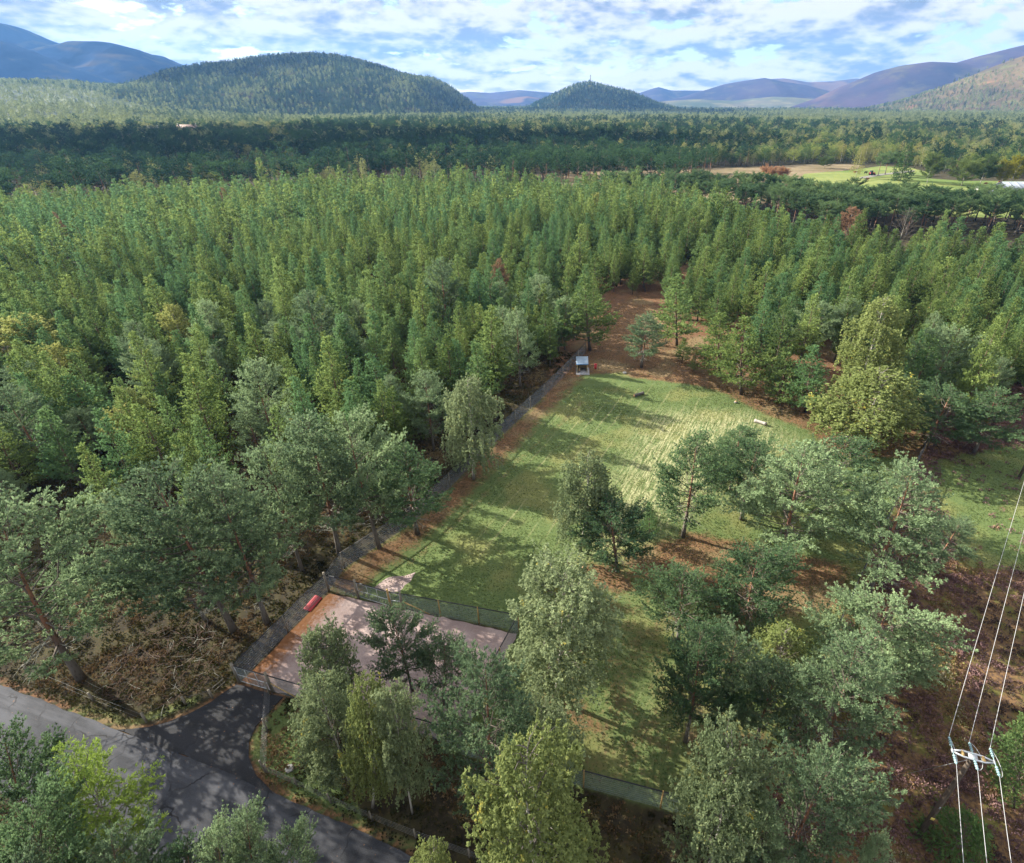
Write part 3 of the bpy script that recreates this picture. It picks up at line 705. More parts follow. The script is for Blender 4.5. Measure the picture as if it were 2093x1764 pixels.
# ------------------------------------------------------------------ fences, gates, shelter, poles
M['post'] = plain('weathered_post_wood', (.12, .105, .08), (.21, .19, .155), 5, .9, bump=.4, stretch=(3, 3, .6))
M['post_new'] = plain('treated_post_wood', (.24, .15, .05), (.40, .28, .12), 5, .9, bump=.3, stretch=(3, 3, .6))
M['rail'] = plain('black_rail', (.012, .013, .016), (.022, .023, .027), 4, .6)
M['galv'] = plain('galvanised_steel', (.34, .36, .38), (.46, .48, .50), 8, .45, .5)
M['wire'] = plain('fence_wire', (.16, .165, .17), (.24, .245, .25), 8, .5, .5)
def netting(name, amt, colr):
    m, n = mat(name); tc = n('ShaderNodeTexCoord').outputs['Object']
    s1 = n.noise(n('ShaderNodeMapping', {0: tc, 3: (.35, .35, 9)}).outputs[0], 1.5, 3, .7)
    s2 = n.noise(tc, .6, 2, .5)
    f = n.math('ADD', n.math('MULTIPLY', n.math('ADD', s1, s2), .35), amt - .33, clamp=True)
    d = n('ShaderNodeBsdfDiffuse', {0: (*colr, 1)}).outputs[0]; t = n('ShaderNodeBsdfTransparent').outputs[0]
    out(n, n('ShaderNodeMixShader', {0: f, 1: t, 2: d}).outputs[0]); return m
M['net'] = netting('woven_wire_net', .34, (.17, .19, .22)); M['net2'] = netting('green_wire_net', .30, (.20, .25, .25))
FH = 2.1
def fence(name, pts, label, posts=4.0, h=FH, net='net', postm='post', rail=True, fine=True, skip_ends=(False, False)):
    root = empty(name, tuple(pts[0]), label, 'fence'); o0 = np.array(pts[0])
    nb, rb, wb = MB(), MB(), MB(); t3 = lambda p, z: np.array([p[0] - o0[0], p[1] - o0[1], z])
    for i in range(len(pts) - 1):
        a, b = pts[i], pts[i + 1]; d = unit(b - a); s = np.array([-d[1], d[0], 0]) * .006
        A, B = t3(a, .03), t3(b, .03); up = np.array([0, 0, h - .03])
        V = [A - s, B - s, B - s + up, A - s + up, A + s, B + s, B + s + up, A + s + up]
        nb.add(V, [(0, 1, 2, 3)])
        if rail: rb.tube([t3(a, h), t3(b, h)], .045, 6)
        if fine:
            for k_ in range(9): wb.tube([t3(a, .1 + k_ * (h - .2) / 8), t3(b, .1 + k_ * (h - .2) / 8)], .006, 3, cap=False)
        L = np.linalg.norm(b - a); k = max(1, round(L / posts))
        for j in range(k + (i == len(pts) - 2)):
            if (i == 0 and j == 0 and skip_ends[0]) or (j == k and skip_ends[1]): continue
            p = a + (b - a) * j / k; q = MB(); q.tube([t3(p, -.2), t3(p, h + .05)], .055, 7)
            q.build('post', M[postm], root)
    nb.build('netting', M[net], root)
    if fine: wb.build('line_wires', M['wire'], root)
    if rail: rb.build('top_rail', M['rail'], root)
    return root
def sturdy_post(label, p, h=2.35, r=.12, m_='post', group='corner and gate posts of the yard'):
    q = MB(); q.tube([(0, 0, -.2), (0, 0, h * .5), (0, 0, h)], [r * 1.05, r, r * .97], 10)
    return tag(q.build('post', M[m_], None, tuple(p)), label, 'post', group)
def gate(name, a, b, label, h=2.05, bars=4, rails=(.10, .5, .98)):
    """framed tubular gate hung between a and b"""
    root = empty(name, tuple(a), label, 'gate', 'metal gates of the yard'); L = np.linalg.norm(b - a); d = unit(b - a)
    root.rotation_euler = (0, 0, math.atan2(d[1], d[0]))
    fr = MB(); g = .14
    for z in rails: fr.tube([(g, 0, h * z), (L - g, 0, h * z)], .033, 6)
    for x_ in np.linspace(g, L - g, bars): fr.tube([(x_, 0, h * rails[0]), (x_, 0, h * rails[-1])], .026, 6)
    fr.build('frame', M['galv'], root)
    nb = MB(); nb.add([(g, .01, .1 * h), (L - g, .01, .1 * h), (L - g, .01, h), (g, .01, h)], [(0, 1, 2, 3)]); nb.build('netting', M['net2'], root)
    tr = MB(); tr.tube([(g, 0, h + .04), (L - g, 0, h + .04)], .045, 6); tr.build('top_rail', M['rail'], root)
    lt = MB(); lt.box((L - g - .08, -.05, h * .55), (.22, .05, .07)); lt.build('latch', M['galv'], root)
    for z in (.3, .85): hg = MB(); hg.box((g - .06, 0, h * z), (.14, .04, .05)); hg.build('hinge', M['galv'], root)
    return root
IG1, IG2, IG3 = U(733, 1222), U(799, 1242), U(824, 1246)
fence('netting_fence', FA, 'long dark netting fence with black top rail dividing the field from the plantation', 4.5)
fence('netting_fence', [P1, P2], 'dark double netting fence running from the road gate past the red lid', 5.0)
fence('netting_fence', [P2, IG1], 'short netting fence between the yard corner post and the wide inner gate', 9, skip_ends=(True, True))
fence('netting_fence', [IG3, P3], 'green tinted netting fence between the gravel yard and the mown field', 4.2, net='net2', postm='post_new', skip_ends=(True, False))
fence('netting_fence', [P3, P4], 'netting fence on the short yard side beside the round birch', 4.2, net='net2', postm='post_new', skip_ends=(True, False))
fence('netting_fence', [G2, P4], 'netting fence on the road side of the yard behind the bushy birches', 5, net='net2', skip_ends=(True, True))
fence('netting_fence', [DL, RB0], 'netting fence with black rail in the grass near the lit birch top', 5.0, net='net2', postm='post_new')
fence('netting_fence', RB, 'black railed boundary fence between the pines and the open moor', 5.0, postm='post_new', skip_ends=(True, False))
gate('field_gate', P1, G2, 'wide galvanised tube gate across the top of the black driveway')
gate('field_gate', IG1, IG2, 'wide galvanised gate between the gravel yard and the field track')
gate('foot_gate', IG2, IG3, 'narrow galvanised foot gate beside the wide inner gate', bars=2)
sturdy_post('thick weathered corner post holding the hinge side of the driveway gate', P1)
sturdy_post('thick weathered post at the latch side of the driveway gate', G2)
sturdy_post('weathered inner corner post where the two dark netting fences meet', P2)
sturdy_post('weathered post carrying the hinges of the wide inner gate', IG1)
sturdy_post('yellowish post between the wide inner gate and the foot gate', IG2, m_='post_new', r=.10)
sturdy_post('weathered post where the foot gate meets the green netting', IG3, r=.10)
def strut(label, a, b):
    q = MB(); a = np.array(a); b = np.array(b) - a; q.tube([(0, 0, 0), tuple(b)], .05, 6)
    tag(q.build('strut', M['post_new'], None, tuple(a)), label, 'strut')
d_ = unit(P3 - IG3); strut('pale wooden strut bracing the foot gate post from the green netting', IG3 + np.array([0, 0, 1.1]) + d_ * .13, IG3 + d_ * 2.6 + np.array([0, 0, .05]))
d_ = unit(P4 - G2); strut('pale wooden strut bracing the driveway gate post from the yard side', G2 + np.array([0, 0, 1.1]) + d_ * .13, G2 + d_ * 2.6 + np.array([0, 0, .05]))
def wire_fence(pts, label, h=1.1, nw=5, pr=.06):
    root = empty('wire_fence', tuple(pts[0]), label, 'fence'); o0 = np.array(pts[0]); wb = MB()
    for i, p in enumerate(pts):
        q = MB(); q.tube([p - o0 + (0, 0, -.2), p - o0 + (0, 0, h + .1)], pr, 7); q.build('post', M['post'], root)
        if i < len(pts) - 1:
            for k in range(nw): z = .15 + k * (h - .2) / (nw - 1); wb.tube([p - o0 + (0, 0, z), pts[i + 1] - o0 + (0, 0, z)], .006, 3, cap=False)
    wb.build('wires', M['wire'], root); return root
w0 = G2 + np.array([-.12, -.25, 0]); w1 = U(543, 1580)
wire_fence([w0, (w0 + w1) / 2, w1], 'thin wire fence from the gate post along the driveway edge', 1.5, 7)
wire_fence([w1 + (.15, 0, 0)] + GP([(608, 1607), (676, 1640), (760, 1676), (850, 1712), (960, 1752), (1080, 1800)]), 'low wire stock fence along the grassy road verge under the birches', 1.0, 5)
wire_fence(GP([(434, 1426), (380, 1440), (299, 1474), (191, 1432), (60, 1375)]), 'sagging old wire fence on leaning posts beside the heather verge', .9, 2, .09)
q = MB(); a = U(440, 1418); b = U(462, 1398); q.tube([a - a + (0, 0, .75), b - a + (0, 0, .7)], .05, 6); q.tube([(0, 0, .35), b - a + (0, 0, .3)], .045, 6)
tag(q.build('fence_rail', M['post'], None, tuple(a)), 'broken grey wooden rails leaning by the old post near the driveway', 'rail')

# red panel in the yard
M['red'] = plain('red_painted_metal', (.30, .022, .03), (.38, .035, .045), 3, .5)
a, b = U(621, 1247), U(645, 1219.5); L = np.linalg.norm(b - a); d = unit(b - a)
root = empty('trough_lid', tuple(a + np.array([d[1], -d[0], 0]) * .35), 'low red metal trough lid lying beside the dark netting fence in the yard', 'trough', rz=math.atan2(d[1], d[0]))
q = MB(); q.add([(0, -.36, .03), (L, -.36, .03), (L, .36, .03), (0, .36, .03), (0, -.36, .10), (L, -.36, .10), (L, .20, .24), (0, .20, .24), (0, .36, .22), (L, .36, .22)],
      [(0, 3, 2, 1), (0, 1, 5, 4), (4, 5, 6, 7), (7, 6, 9, 8), (2, 3, 8, 9)]); q.add([(0, -.36, .03), (0, -.36, .10), (0, .20, .24), (0, .36, .22), (0, .36, .03), (L, -.36, .03), (L, -.36, .10), (L, .20, .24), (L, .36, .22), (L, .36, .03)],
      [(0, 1, 2, 3), (5, 8, 7, 6)], [(0, 3, 4), (5, 9, 8)])
q.build('body', M['red'], root)
q = MB(); q.box((L / 2, .02, .28), (.30, .05, .05)); q.box((L / 2 - .12, .02, .22), (.05, .05, .10)); q.box((L / 2 + .12, .02, .22), (.05, .05, .10)); q.build('handle', M['red'], root)

# shelter at the far end of the field
M['shed'] = plain('pale_shed_boards', (.30, .24, .13), (.46, .38, .23), 4, .9, stretch=(14, 14, .4), bump=.3)
M['roof'] = plain('bluish_roof_sheet', (.22, .30, .40), (.34, .42, .50), 1.2, .4, .2)
M['slab'] = plain('grey_slab', (.22, .22, .23), (.32, .32, .33), 3, .9)
s0, s1 = U(1178.5, 763), U(1200, 763); s2 = U(1213.5, 752.5); ex = unit(s1 - s0); Wd = np.linalg.norm(s1 - s0); Dp = max(1.9, abs(s2[1] - s1[1]) * .98)
root = empty('field_shelter', tuple(s0), 'small open fronted wooden shelter with bluish sloping roof at the field end', 'shelter', rz=math.atan2(ex[1], ex[0]))
hf, hb = 1.70, 2.05
for x_, y_, h_ in ((.06, .06, hf), (Wd - .06, .06, hf), (.06, Dp - .06, hb), (Wd - .06, Dp - .06, hb)):
    q = MB(); q.box((x_, y_, h_ / 2), (.11, .11, h_)); q.build('corner_post', M['shed'], root)
def boards(name, p, qd, L, h0, h1, frm=0.0):
    mb = MB(); k = int(L / .16); p = np.array(p, float); qd = np.array(qd, float)
    for i in range(k):
        u = (i + .5) / k; hh = h0 + (h1 - h0) * u - .05; c_ = p + qd * L * u + np.array([0, 0, frm + (hh - frm) / 2])
        mb.box(c_, (L / k * .86, .03, hh - frm), qd)
    mb.build(name, M['shed'], root)
boards('rear_wall', (.12, Dp - .03, 0), (1, 0, 0), Wd - .24, hb, hb)
boards('side_wall', (Wd - .03, .7, 0), (0, 1, 0), Dp - .85, hf + .15, hb)
boards('side_wall', (.03, .12, 0), (0, 1, 0), Dp - .3, hf, hb)
q = MB(); y0_, y1_ = -.16, Dp + .12; sl0, sl1 = hf + .02, hb + .10
for k_ in range(14):
    xa = -.12 + (Wd + .24) * k_ / 14; xb = -.12 + (Wd + .24) * (k_ + 1) / 14; dz = .02 * (k_ % 2)
    q.box(((xa + xb) / 2, (y0_ + y1_) / 2, (sl0 + sl1) / 2 + .02 + dz), (y1_ - y0_, xb - xa, .025), (0, y1_ - y0_, sl1 - sl0))
q.build('roof', M['roof'], root)
q = MB(); q.box((Wd / 2, -.18, sl0 + .0), (Wd + .26, .03, .12)); q.build('fascia', plain('blue_fascia', (.05, .16, .34), rough=.6), root)
q = MB(); q.box((Wd / 2 + .1, Dp / 2 - .25, .04), (Wd + .5, Dp + .8, .08)); q.build('floor_slab', M['slab'], root)
lg = MB(); lg.tube([(.42, .35, .35), (.42, Dp - .3, .35)], .14, 8); lg.build('log_seat', plain('pale_log', (.40, .27, .15), (.52, .38, .24), 4), root)
bn = U(1216.5, 754); root = empty('red_bin', tuple(bn), 'small red waste bin standing beside the wooden shelter', 'bin')
q = MB(); q.tube([(0, 0, 0), (0, 0, .35), (0, 0, .85)], [.19, .22, .24], 12); q.build('body', M['red'], root)
q = MB(); q.tube([(0, 0, .855), (0, 0, .92), (0, 0, .96)], [.26, .25, .12], 12); q.build('lid', M['red'], root)
M['cutw'] = plain('cut_wood', (.42, .22, .11), (.5, .3, .16))
def log(a, b, r, cols, label):
    a = np.array(a); b = np.array(b) - a; mb = MB(); k = 8; q_ = np.linspace(0, 1, k)[:, None]
    mb.tube(np.array([0, 0, r * .9]) + b * q_ + rng.normal(size=(k, 3)) * .02, r * (1 + rng.normal(size=k) * .08), 10)
    root = empty('log', tuple(a), label, 'log'); mb.build('bark', plain('log_bark', *cols, 5, .95, bump=.5), root)
    u = unit(b)
    for p, s in ((np.zeros(3), -1), (b, 1)):
        e = MB(); e.tube([np.array([0, 0, r * .9]) + p + u * s * .012, np.array([0, 0, r * .9]) + p + u * s * .03], r * .82, 10)
        e.build('cut_end', M['cutw'], root)
log(U(1296, 811), U(1314, 805.5), .24, ((.05, .045, .04), (.11, .10, .09)), 'dark felled log lying in the mown grass below the shelter')
log(U(1541, 862), U(1564, 869.5), .24, ((.24, .22, .19), (.36, .33, .29)), 'pale stripped log lying at the dry right end of the field'.replace('right end', 'edge'))
def rock(px, r, label, cols=((.24, .235, .22), (.34, .33, .31))):
    import bmesh
    bm = bmesh.new(); bmesh.ops.create_icosphere(bm, subdivisions=3, radius=r)
    for v in bm.verts:
        c_ = v.co; k_ = 1 + .25 * (fbm(np.array(c_.x * 3 / r + 9), np.array(c_.y * 3 / r + c_.z * 2 / r), 3, 3) - .5) * 2
        v.co = c_ * float(k_); v.co.z *= .6
    me = bpy.data.meshes.new('rock'); bm.to_mesh(me); bm.free(); me.materials.append(plain('rock', *cols, 4, .9, bump=.4))
    p = U(*px); tag(obj('rock', me, None, (p[0], p[1], r * .3)), label, 'rock')
rock((1276, 763), .32, 'white rock lying on the lit grass between the shelter and lone pine')
rock((1482, 1522), .22, 'small grey rock under the broad pine in the lower enclosure')
rock((528, 1553 + 8), .20, 'small pale rock by the driveway wire fence post') if False else rock((592, 1572), .28, 'white rock half hidden in verge grass beside the bushy birch')
def stump(px, r, h, label):
    q = MB(); q.tube([(0, 0, 0), (0, 0, h)], [r * 1.25, r], 12); root = empty('stump', tuple(U(*px)), label, 'stump'); q.build('bark', M['bark_g'], root)
    q = MB(); q.tube([(0, 0, h + .004), (0, 0, h + .02)], r * .9, 12); q.build('cut_top', plain('stump_top', (.28, .17, .09), (.36, .24, .14)), root)
stump((1503, 823), .22, .22, 'dark low stump at the lit grass edge below the edge pine')
stump((1192, 1162), .18, .14, 'small brown stump near the feet of the slim field birch'); 

# overhead line
T9 = 9.0; pt = U(1988, 1546, T9); arm_a, arm_b = U(1948, 1535, T9), U(2034, 1559, T9); ad = unit(arm_b - arm_a); AL = np.linalg.norm(arm_b - arm_a)
M['pole'] = plain('tarred_pole', (.050, .036, .026), (.10, .080, .062), 4, .85, bump=.4, stretch=(3, 3, .4))
M['glass'] = plain('glass_insulator', (.16, .26, .28), (.30, .42, .44), 4, .15)
M['alu'] = plain('aluminium_conductor', (.36, .36, .36), (.48, .48, .48), 4, .6, .2)
M['tape'] = plain('yellow_plate', (.62, .50, .10), (.7, .6, .2), 4, .6)
def hpole(base, label):
    root = empty('power_pole', tuple(base), label, 'utility pole', 'wooden poles of the power line', rz=math.atan2(ad[1], ad[0]))
    q = MB(); q.tube([(0, 0, -.3), (0, 0, 3), (0, 0, 6), (0, 0, T9 - .15)], [.17, .155, .14, .12], 12); q.build('pole', M['pole'], root)
    q = MB()
    for s in (-1, 1):
        q.tube([(-AL / 2, s * .04, T9), (-AL / 4, s * .17, T9), (0, s * .19, T9), (AL / 4, s * .17, T9), (AL / 2, s * .04, T9)], .055, 6)
    q.box((-AL / 2, 0, T9), (.07, .22, .14)); q.box((AL / 2, 0, T9), (.07, .22, .14)); q.box((0, 0, T9 - .02), (.42, .34, .10))
    q.build('crossarm', M['galv'], root)
    for s in (-1, 1): q = MB(); q.box((s * AL / 4, 0, T9), (.12, .30, .13)); q.build('spacer', M['post_new'], root)
    for x_ in (-AL / 2, 0, AL / 2):
        for s in (-1, 1):
            q = MB(); zz = T9 + .05
            for k in range(4):
                y_ = s * (.30 + k * .13); q.tube([(x_, y_, zz), (x_, y_ + s * .05, zz), (x_, y_ + s * .09, zz)], [.085, .065, .03], 10)
            q.tube([(x_, s * .10, zz), (x_, s * .80, zz)], .025, 6)
            q.build('insulator', M['glass'], root)
        q = MB(); th = np.linspace(0, math.pi, 9); bow = .42 if x_ >= 0 else .16
        q.tube([(x_ + bow * math.sin(t), .78 * math.cos(t), T9 + .05 - .35 * math.sin(t) * (1 if x_ > 0 else .2)) for t in th], .014, 5); q.build('jumper', M['alu'], root)
    q = MB(); q.box((0, -.166, 2.4), (.20, .012, .26)); q.build('warning_plate', M['tape'], root)
    q = MB(); q.box((0, -.158, 3.7), (.07, .01, .22)); q.build('number_plate', M['galv'], root)
    return root
nrm = np.array([-ad[1], ad[0], 0]); nrm = nrm if nrm[1] > 0 else -nrm
pb = np.array([pt[0], pt[1], 0]); hpole(pb, 'dark wooden power pole with three glass strings rising behind the small spruce')
def hit(px, py, origin, z): return U(px, py, z)
p2 = U(2081, 978); p2b = np.array([p2[0], p2[1], 0]); hpole(p2b, 'dark wooden power pole with yellow plate standing on the green moor edge')
def span(a, b, sag, label):
    q = MB(); t = np.linspace(0, 1, 40); pts = a + (b - a) * t[:, None]; pts[:, 2] -= 4 * sag * t * (1 - t); q.tube(pts - a, .013, 5)
    tag(q.build('power_line', M['alu'], None, tuple(a)), label, 'cable', 'conductors of the power line')
for i, nm in ((-1, 'left'), (0, 'middle'), (1, 'right')):
    off = ad * AL / 2 * i; up_ = np.array([0, 0, T9 + .05])
    w_ = {-1: 'field side', 0: 'middle', 1: 'outer, moor side'}[i]
    span(pb + off + up_ + nrm * .80, p2b + off + up_ - nrm * .80, .45, f'{w_} conductor of the far span crossing the purple heather')
    b0 = pb + off + up_ - nrm * .80
    g = U({-1: 1971, 0: 2019, 1: 2069}[i], 1764, T9 - .25); e_ = b0 + (g - b0) * 9.0; e_[2] = T9
    span(b0, e_, 1.1, f'{w_} conductor of the near span passing over the small spruce')
st = U(1770, 1600); q = MB(); a_ = pb + (0, 0, T9 - .25); q.tube([np.zeros(3), st - a_], .014, 5); k_ = (st - a_); 
root = empty('stay_wire', tuple(a_), 'thin guy wire from the near power pole down into the pines', 'guy wire'); q.build('strand', M['wire'], root)
q = MB(); q.tube([k_ * .27, k_ * .33], [.04, .04], 6); q.build('stay_insulator', M['pole'], root); q = MB(); q.tube([k_ * .88, k_ * 1.0], .045, 6); q.build('stay_guard', M['tape'], root)

# ------------------------------------------------------------------ hills and mountains
HILLS = {}
def hill_mat(name, a, b_, c_, sc, patch=None):
    m, n = mat(name); pos = n('ShaderNodeNewGeometry').outputs['Position']
    n1 = n.noise(pos, sc, 6, .62); n2 = n.noise(pos, sc * 5, 4, .6)
    c = n.mix(n.step(n1, .38, .60), a, b_); c = n.mix(n.math('MULTIPLY', n.step(n2, .50, .68), .7), c, c_)
    if patch: c = n.mix(n.step(n.noise(pos, sc * .8, 3, .5, .6), .58, .66), c, patch)
    b = n('ShaderNodeBsdfDiffuse', {0: c}); n.link(n('ShaderNodeBump', {'Strength': .8, 'Distance': 20, 'Height': n1}).outputs[0], b.inputs['Normal'])
    out(n, b.outputs[0]); return m
M['h_wood'] = hill_mat('wooded_hillside', (.022, .034, .018), (.045, .06, .028), (.085, .06, .04), .006)
M['h_heath'] = hill_mat('heather_mountain', (.030, .030, .052), (.055, .042, .062), (.075, .070, .05), .0016, (.12, .075, .06))  # purple heather, with some blue of the distant air mixed in
M['h_blue'] = hill_mat('haze_blue_mountain', (.010, .024, .062), (.022, .036, .075), (.060, .060, .055), .0016, (.075, .065, .06))  # blue of the hazy air painted into the slope colour
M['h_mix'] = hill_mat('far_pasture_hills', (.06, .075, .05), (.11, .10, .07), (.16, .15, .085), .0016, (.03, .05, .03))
M['h_brack'] = hill_mat('bracken_slope', (.065, .052, .030), (.11, .080, .042), (.11, .12, .040), .004, (.20, .105, .055))
def make_hill(name, D, Wn, Wf, sil, material, label, lower=0.0, rough=.22, freq=1 / 260, nx=170, ny=90):
    pts = np.array([ray(x, y, D) for x, y in sil]); X0, X1 = pts[0, 0], pts[-1, 0]
    rmax = pts[:, 2].max()
    def height(x, y):
        r = np.interp(x, pts[:, 0], pts[:, 2] - lower)
        base = hills_base(x, y); dy = (y - D); W = np.where(dy < 0, Wn, Wf)
        rel = r - hills_base(x, np.full_like(x, D)); W = W * (.18 + .82 * np.sqrt(np.clip(rel / rmax, 0, 1)))
        s = smooth(1 - np.abs(dy) / W) ** .85
        rg_ = (fbm(x * freq + 7, y * freq, len(name), 5) - .5)
        edge_ = smooth((x - X0) / (.12 * (X1 - X0))) * smooth((X1 - x) / (.12 * (X1 - X0))) if name != 'mountain' else 1
        return base - 4 + np.maximum(rel, 0) * s + np.maximum(rel, 0) * rough * 2 * rg_ * (1 - .82 * s ** 6) * smooth(s * 3) + 4 * smooth(s * 5) * (rel > 0)
    yy_ = np.concatenate([np.linspace(D - Wn, D, ny // 2, endpoint=False), np.linspace(D, D + Wf, ny - ny // 2)]); gx, gy = np.meshgrid(np.linspace(X0, X1, nx), yy_); z = height(gx, gy)
    id_ = np.arange(nx * ny).reshape(ny, nx); Q = np.stack([id_[:-1, :-1], id_[:-1, 1:], id_[1:, 1:], id_[1:, :-1]], -1).reshape(-1, 4)
    tag(obj(name, mesh(name, np.stack([gx, gy, z], -1), Q, [M[material]], smooth_=True)), label, 'hill' if name == 'hill' else 'mountain', kind='structure')
    return dict(f=height, x=(X0, X1), y=(D - Wn, D + Wf), D=D)
HB = make_hill('hill', 2200, 750, 700, [(250, 222), (300, 203), (335, 180), (380, 160), (410, 145), (450, 135), (500, 127), (540, 120), (580, 113), (640, 107), (690, 110), (730, 118), (770, 130), (810, 145), (840, 153), (880, 157), (910, 173), (940, 195), (975, 222), (990, 230)], 'h_wood', 'broad rounded hill covered in pine and birch wood', lower=12)
HC = make_hill('hill', 3000, 500, 500, [(1040, 232), (1070, 222), (1095, 208), (1120, 196), (1150, 182), (1180, 170), (1205, 166), (1235, 174), (1260, 180), (1290, 186), (1310, 195), (1340, 207), (1375, 217), (1400, 226), (1430, 232)], 'h_wood', 'small pointed wooded hill with a column on its summit', lower=11)
HR = make_hill('hill', 2500, 900, 900, [(1730, 232), (1790, 220), (1850, 206), (1900, 193), (1950, 176), (2000, 155), (2050, 136), (2092, 118), (2200, 80), (2400, 40), (2600, 30)], 'h_brack', 'steep rusty bracken slope with scattered trees', lower=8)
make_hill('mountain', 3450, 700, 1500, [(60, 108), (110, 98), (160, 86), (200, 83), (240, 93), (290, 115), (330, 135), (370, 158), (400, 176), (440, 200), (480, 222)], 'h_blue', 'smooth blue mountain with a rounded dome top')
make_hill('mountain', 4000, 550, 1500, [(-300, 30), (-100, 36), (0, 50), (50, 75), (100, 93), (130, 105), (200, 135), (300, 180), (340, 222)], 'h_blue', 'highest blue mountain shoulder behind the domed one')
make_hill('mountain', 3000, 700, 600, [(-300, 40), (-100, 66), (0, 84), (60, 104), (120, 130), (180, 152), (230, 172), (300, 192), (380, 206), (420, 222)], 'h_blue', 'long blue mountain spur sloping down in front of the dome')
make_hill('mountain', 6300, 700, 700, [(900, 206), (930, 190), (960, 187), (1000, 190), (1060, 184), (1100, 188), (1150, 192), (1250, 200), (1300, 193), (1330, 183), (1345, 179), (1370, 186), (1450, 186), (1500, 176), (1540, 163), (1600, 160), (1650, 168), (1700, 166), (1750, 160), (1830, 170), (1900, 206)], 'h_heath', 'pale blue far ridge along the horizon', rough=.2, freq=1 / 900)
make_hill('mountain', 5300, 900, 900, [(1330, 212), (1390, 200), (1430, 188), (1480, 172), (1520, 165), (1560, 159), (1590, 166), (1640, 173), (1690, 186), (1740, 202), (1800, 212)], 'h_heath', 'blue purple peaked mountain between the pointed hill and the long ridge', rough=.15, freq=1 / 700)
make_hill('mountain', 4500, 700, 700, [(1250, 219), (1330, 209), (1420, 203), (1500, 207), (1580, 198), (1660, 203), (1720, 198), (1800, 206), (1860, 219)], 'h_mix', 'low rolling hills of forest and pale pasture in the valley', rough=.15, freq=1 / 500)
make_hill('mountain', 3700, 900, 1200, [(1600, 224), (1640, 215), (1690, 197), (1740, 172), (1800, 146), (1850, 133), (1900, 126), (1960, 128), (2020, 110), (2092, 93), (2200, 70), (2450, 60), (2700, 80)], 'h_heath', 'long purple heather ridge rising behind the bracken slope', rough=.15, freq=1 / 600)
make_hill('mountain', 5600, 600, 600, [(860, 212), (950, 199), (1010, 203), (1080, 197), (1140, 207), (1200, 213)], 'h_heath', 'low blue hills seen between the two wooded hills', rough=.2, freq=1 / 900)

# column on the pointed hill
mp = ray(1206, 168, 3000); q = MB(); q.box((0, 0, 2), (7, 7, 4)); q.box((0, 0, 5), (5, 5, 2)); root = empty('monument', (mp[0], 3000, float(HC['f'](np.array([mp[0]]), np.array([3000.0]))[0])), 'tall stone column on top of the pointed hill', 'monument')
q.build('base', M['post'], root); q = MB(); q.tube([(0, 0, 6), (0, 0, 30)], [1.7, 1.3], 12); q.build('shaft', M['post'], root); q = MB(); q.box((0, 0, 30.8), (5, 5, 1.6)); q.tube([(0, 0, 31.6), (0, 0, 34)], [1.4, .8], 8); q.build('cap', M['post'], root)

# meadows
def field_mat(name, a, b_, c_, sc):
    m, n = mat(name); pos = n('ShaderNodeNewGeometry').outputs['Position']
    n1 = n.noise(n('ShaderNodeMapping', {0: pos, 3: (.5, 1.4, 1)}).outputs[0], sc, 5, .65); n2 = n.noise(pos, sc * 8, 3, .6)
    c = n.mix(n.step(n1, .38, .62), a, b_); c = n.mix(n.math('MULTIPLY', n.step(n2, .5, .7), .6), c, c_)
    out(n, n('ShaderNodeBsdfDiffuse', {0: c}).outputs[0]); return m
M['heath'] = field_mat('rough_heath', (.13, .105, .065), (.19, .15, .10), (.08, .08, .035), .03)
M['pasture'] = field_mat('pasture', (.10, .14, .045), (.17, .19, .07), (.08, .12, .035), .03)
M['track'] = field_mat('gravel_track', (.15, .145, .135), (.19, .185, .17), (.12, .115, .10), .1)
HEATH = GP([(1090, 356), (1180, 352), (1500, 343), (1640, 337), (1740, 335), (1770, 342), (1700, 353), (1640, 372), (1640, 425), (1500, 412), (1300, 412), (1130, 405)])
PAST1 = GP([(1640, 356), (1730, 349), (1800, 340), (1860, 343), (1905, 356), (1890, 364), (1780, 362), (1700, 372), (1640, 376)])
PAST2 = GP([(1690, 374), (1780, 363), (1890, 365), (1960, 370), (2160, 372), (2260, 396), (2250, 450), (1990, 445), (1880, 440), (1700, 430), (1650, 422), (1642, 378)])
TRK = GP([(1755, 363), (1800, 356), (1868, 349), (1869, 351), (1806, 358.5), (1760, 366)])
sheet('heath', HEATH, .05, M['heath'], 'pale brown rough heath clearing beyond the plantation', 'heath', 3, .8, sub=6)
sheet('pasture', PAST1, .10, M['pasture'], 'small green pasture with a farm track and grazing cattle', 'pasture', 1.5, .8, sub=6)
sheet('pasture', PAST2, .15, M['pasture'], 'long yellow green pasture behind the tall pines by the barn', 'pasture', 1.5, .8, sub=6)
sheet('farm_track', TRK, .22, M['track'], 'pale gravel farm track curving through the pasture', 'track', .3, .3, sub=5)
HOMES = GP([(1275, 300), (1290, 288), (1345, 287), (1350, 299)])
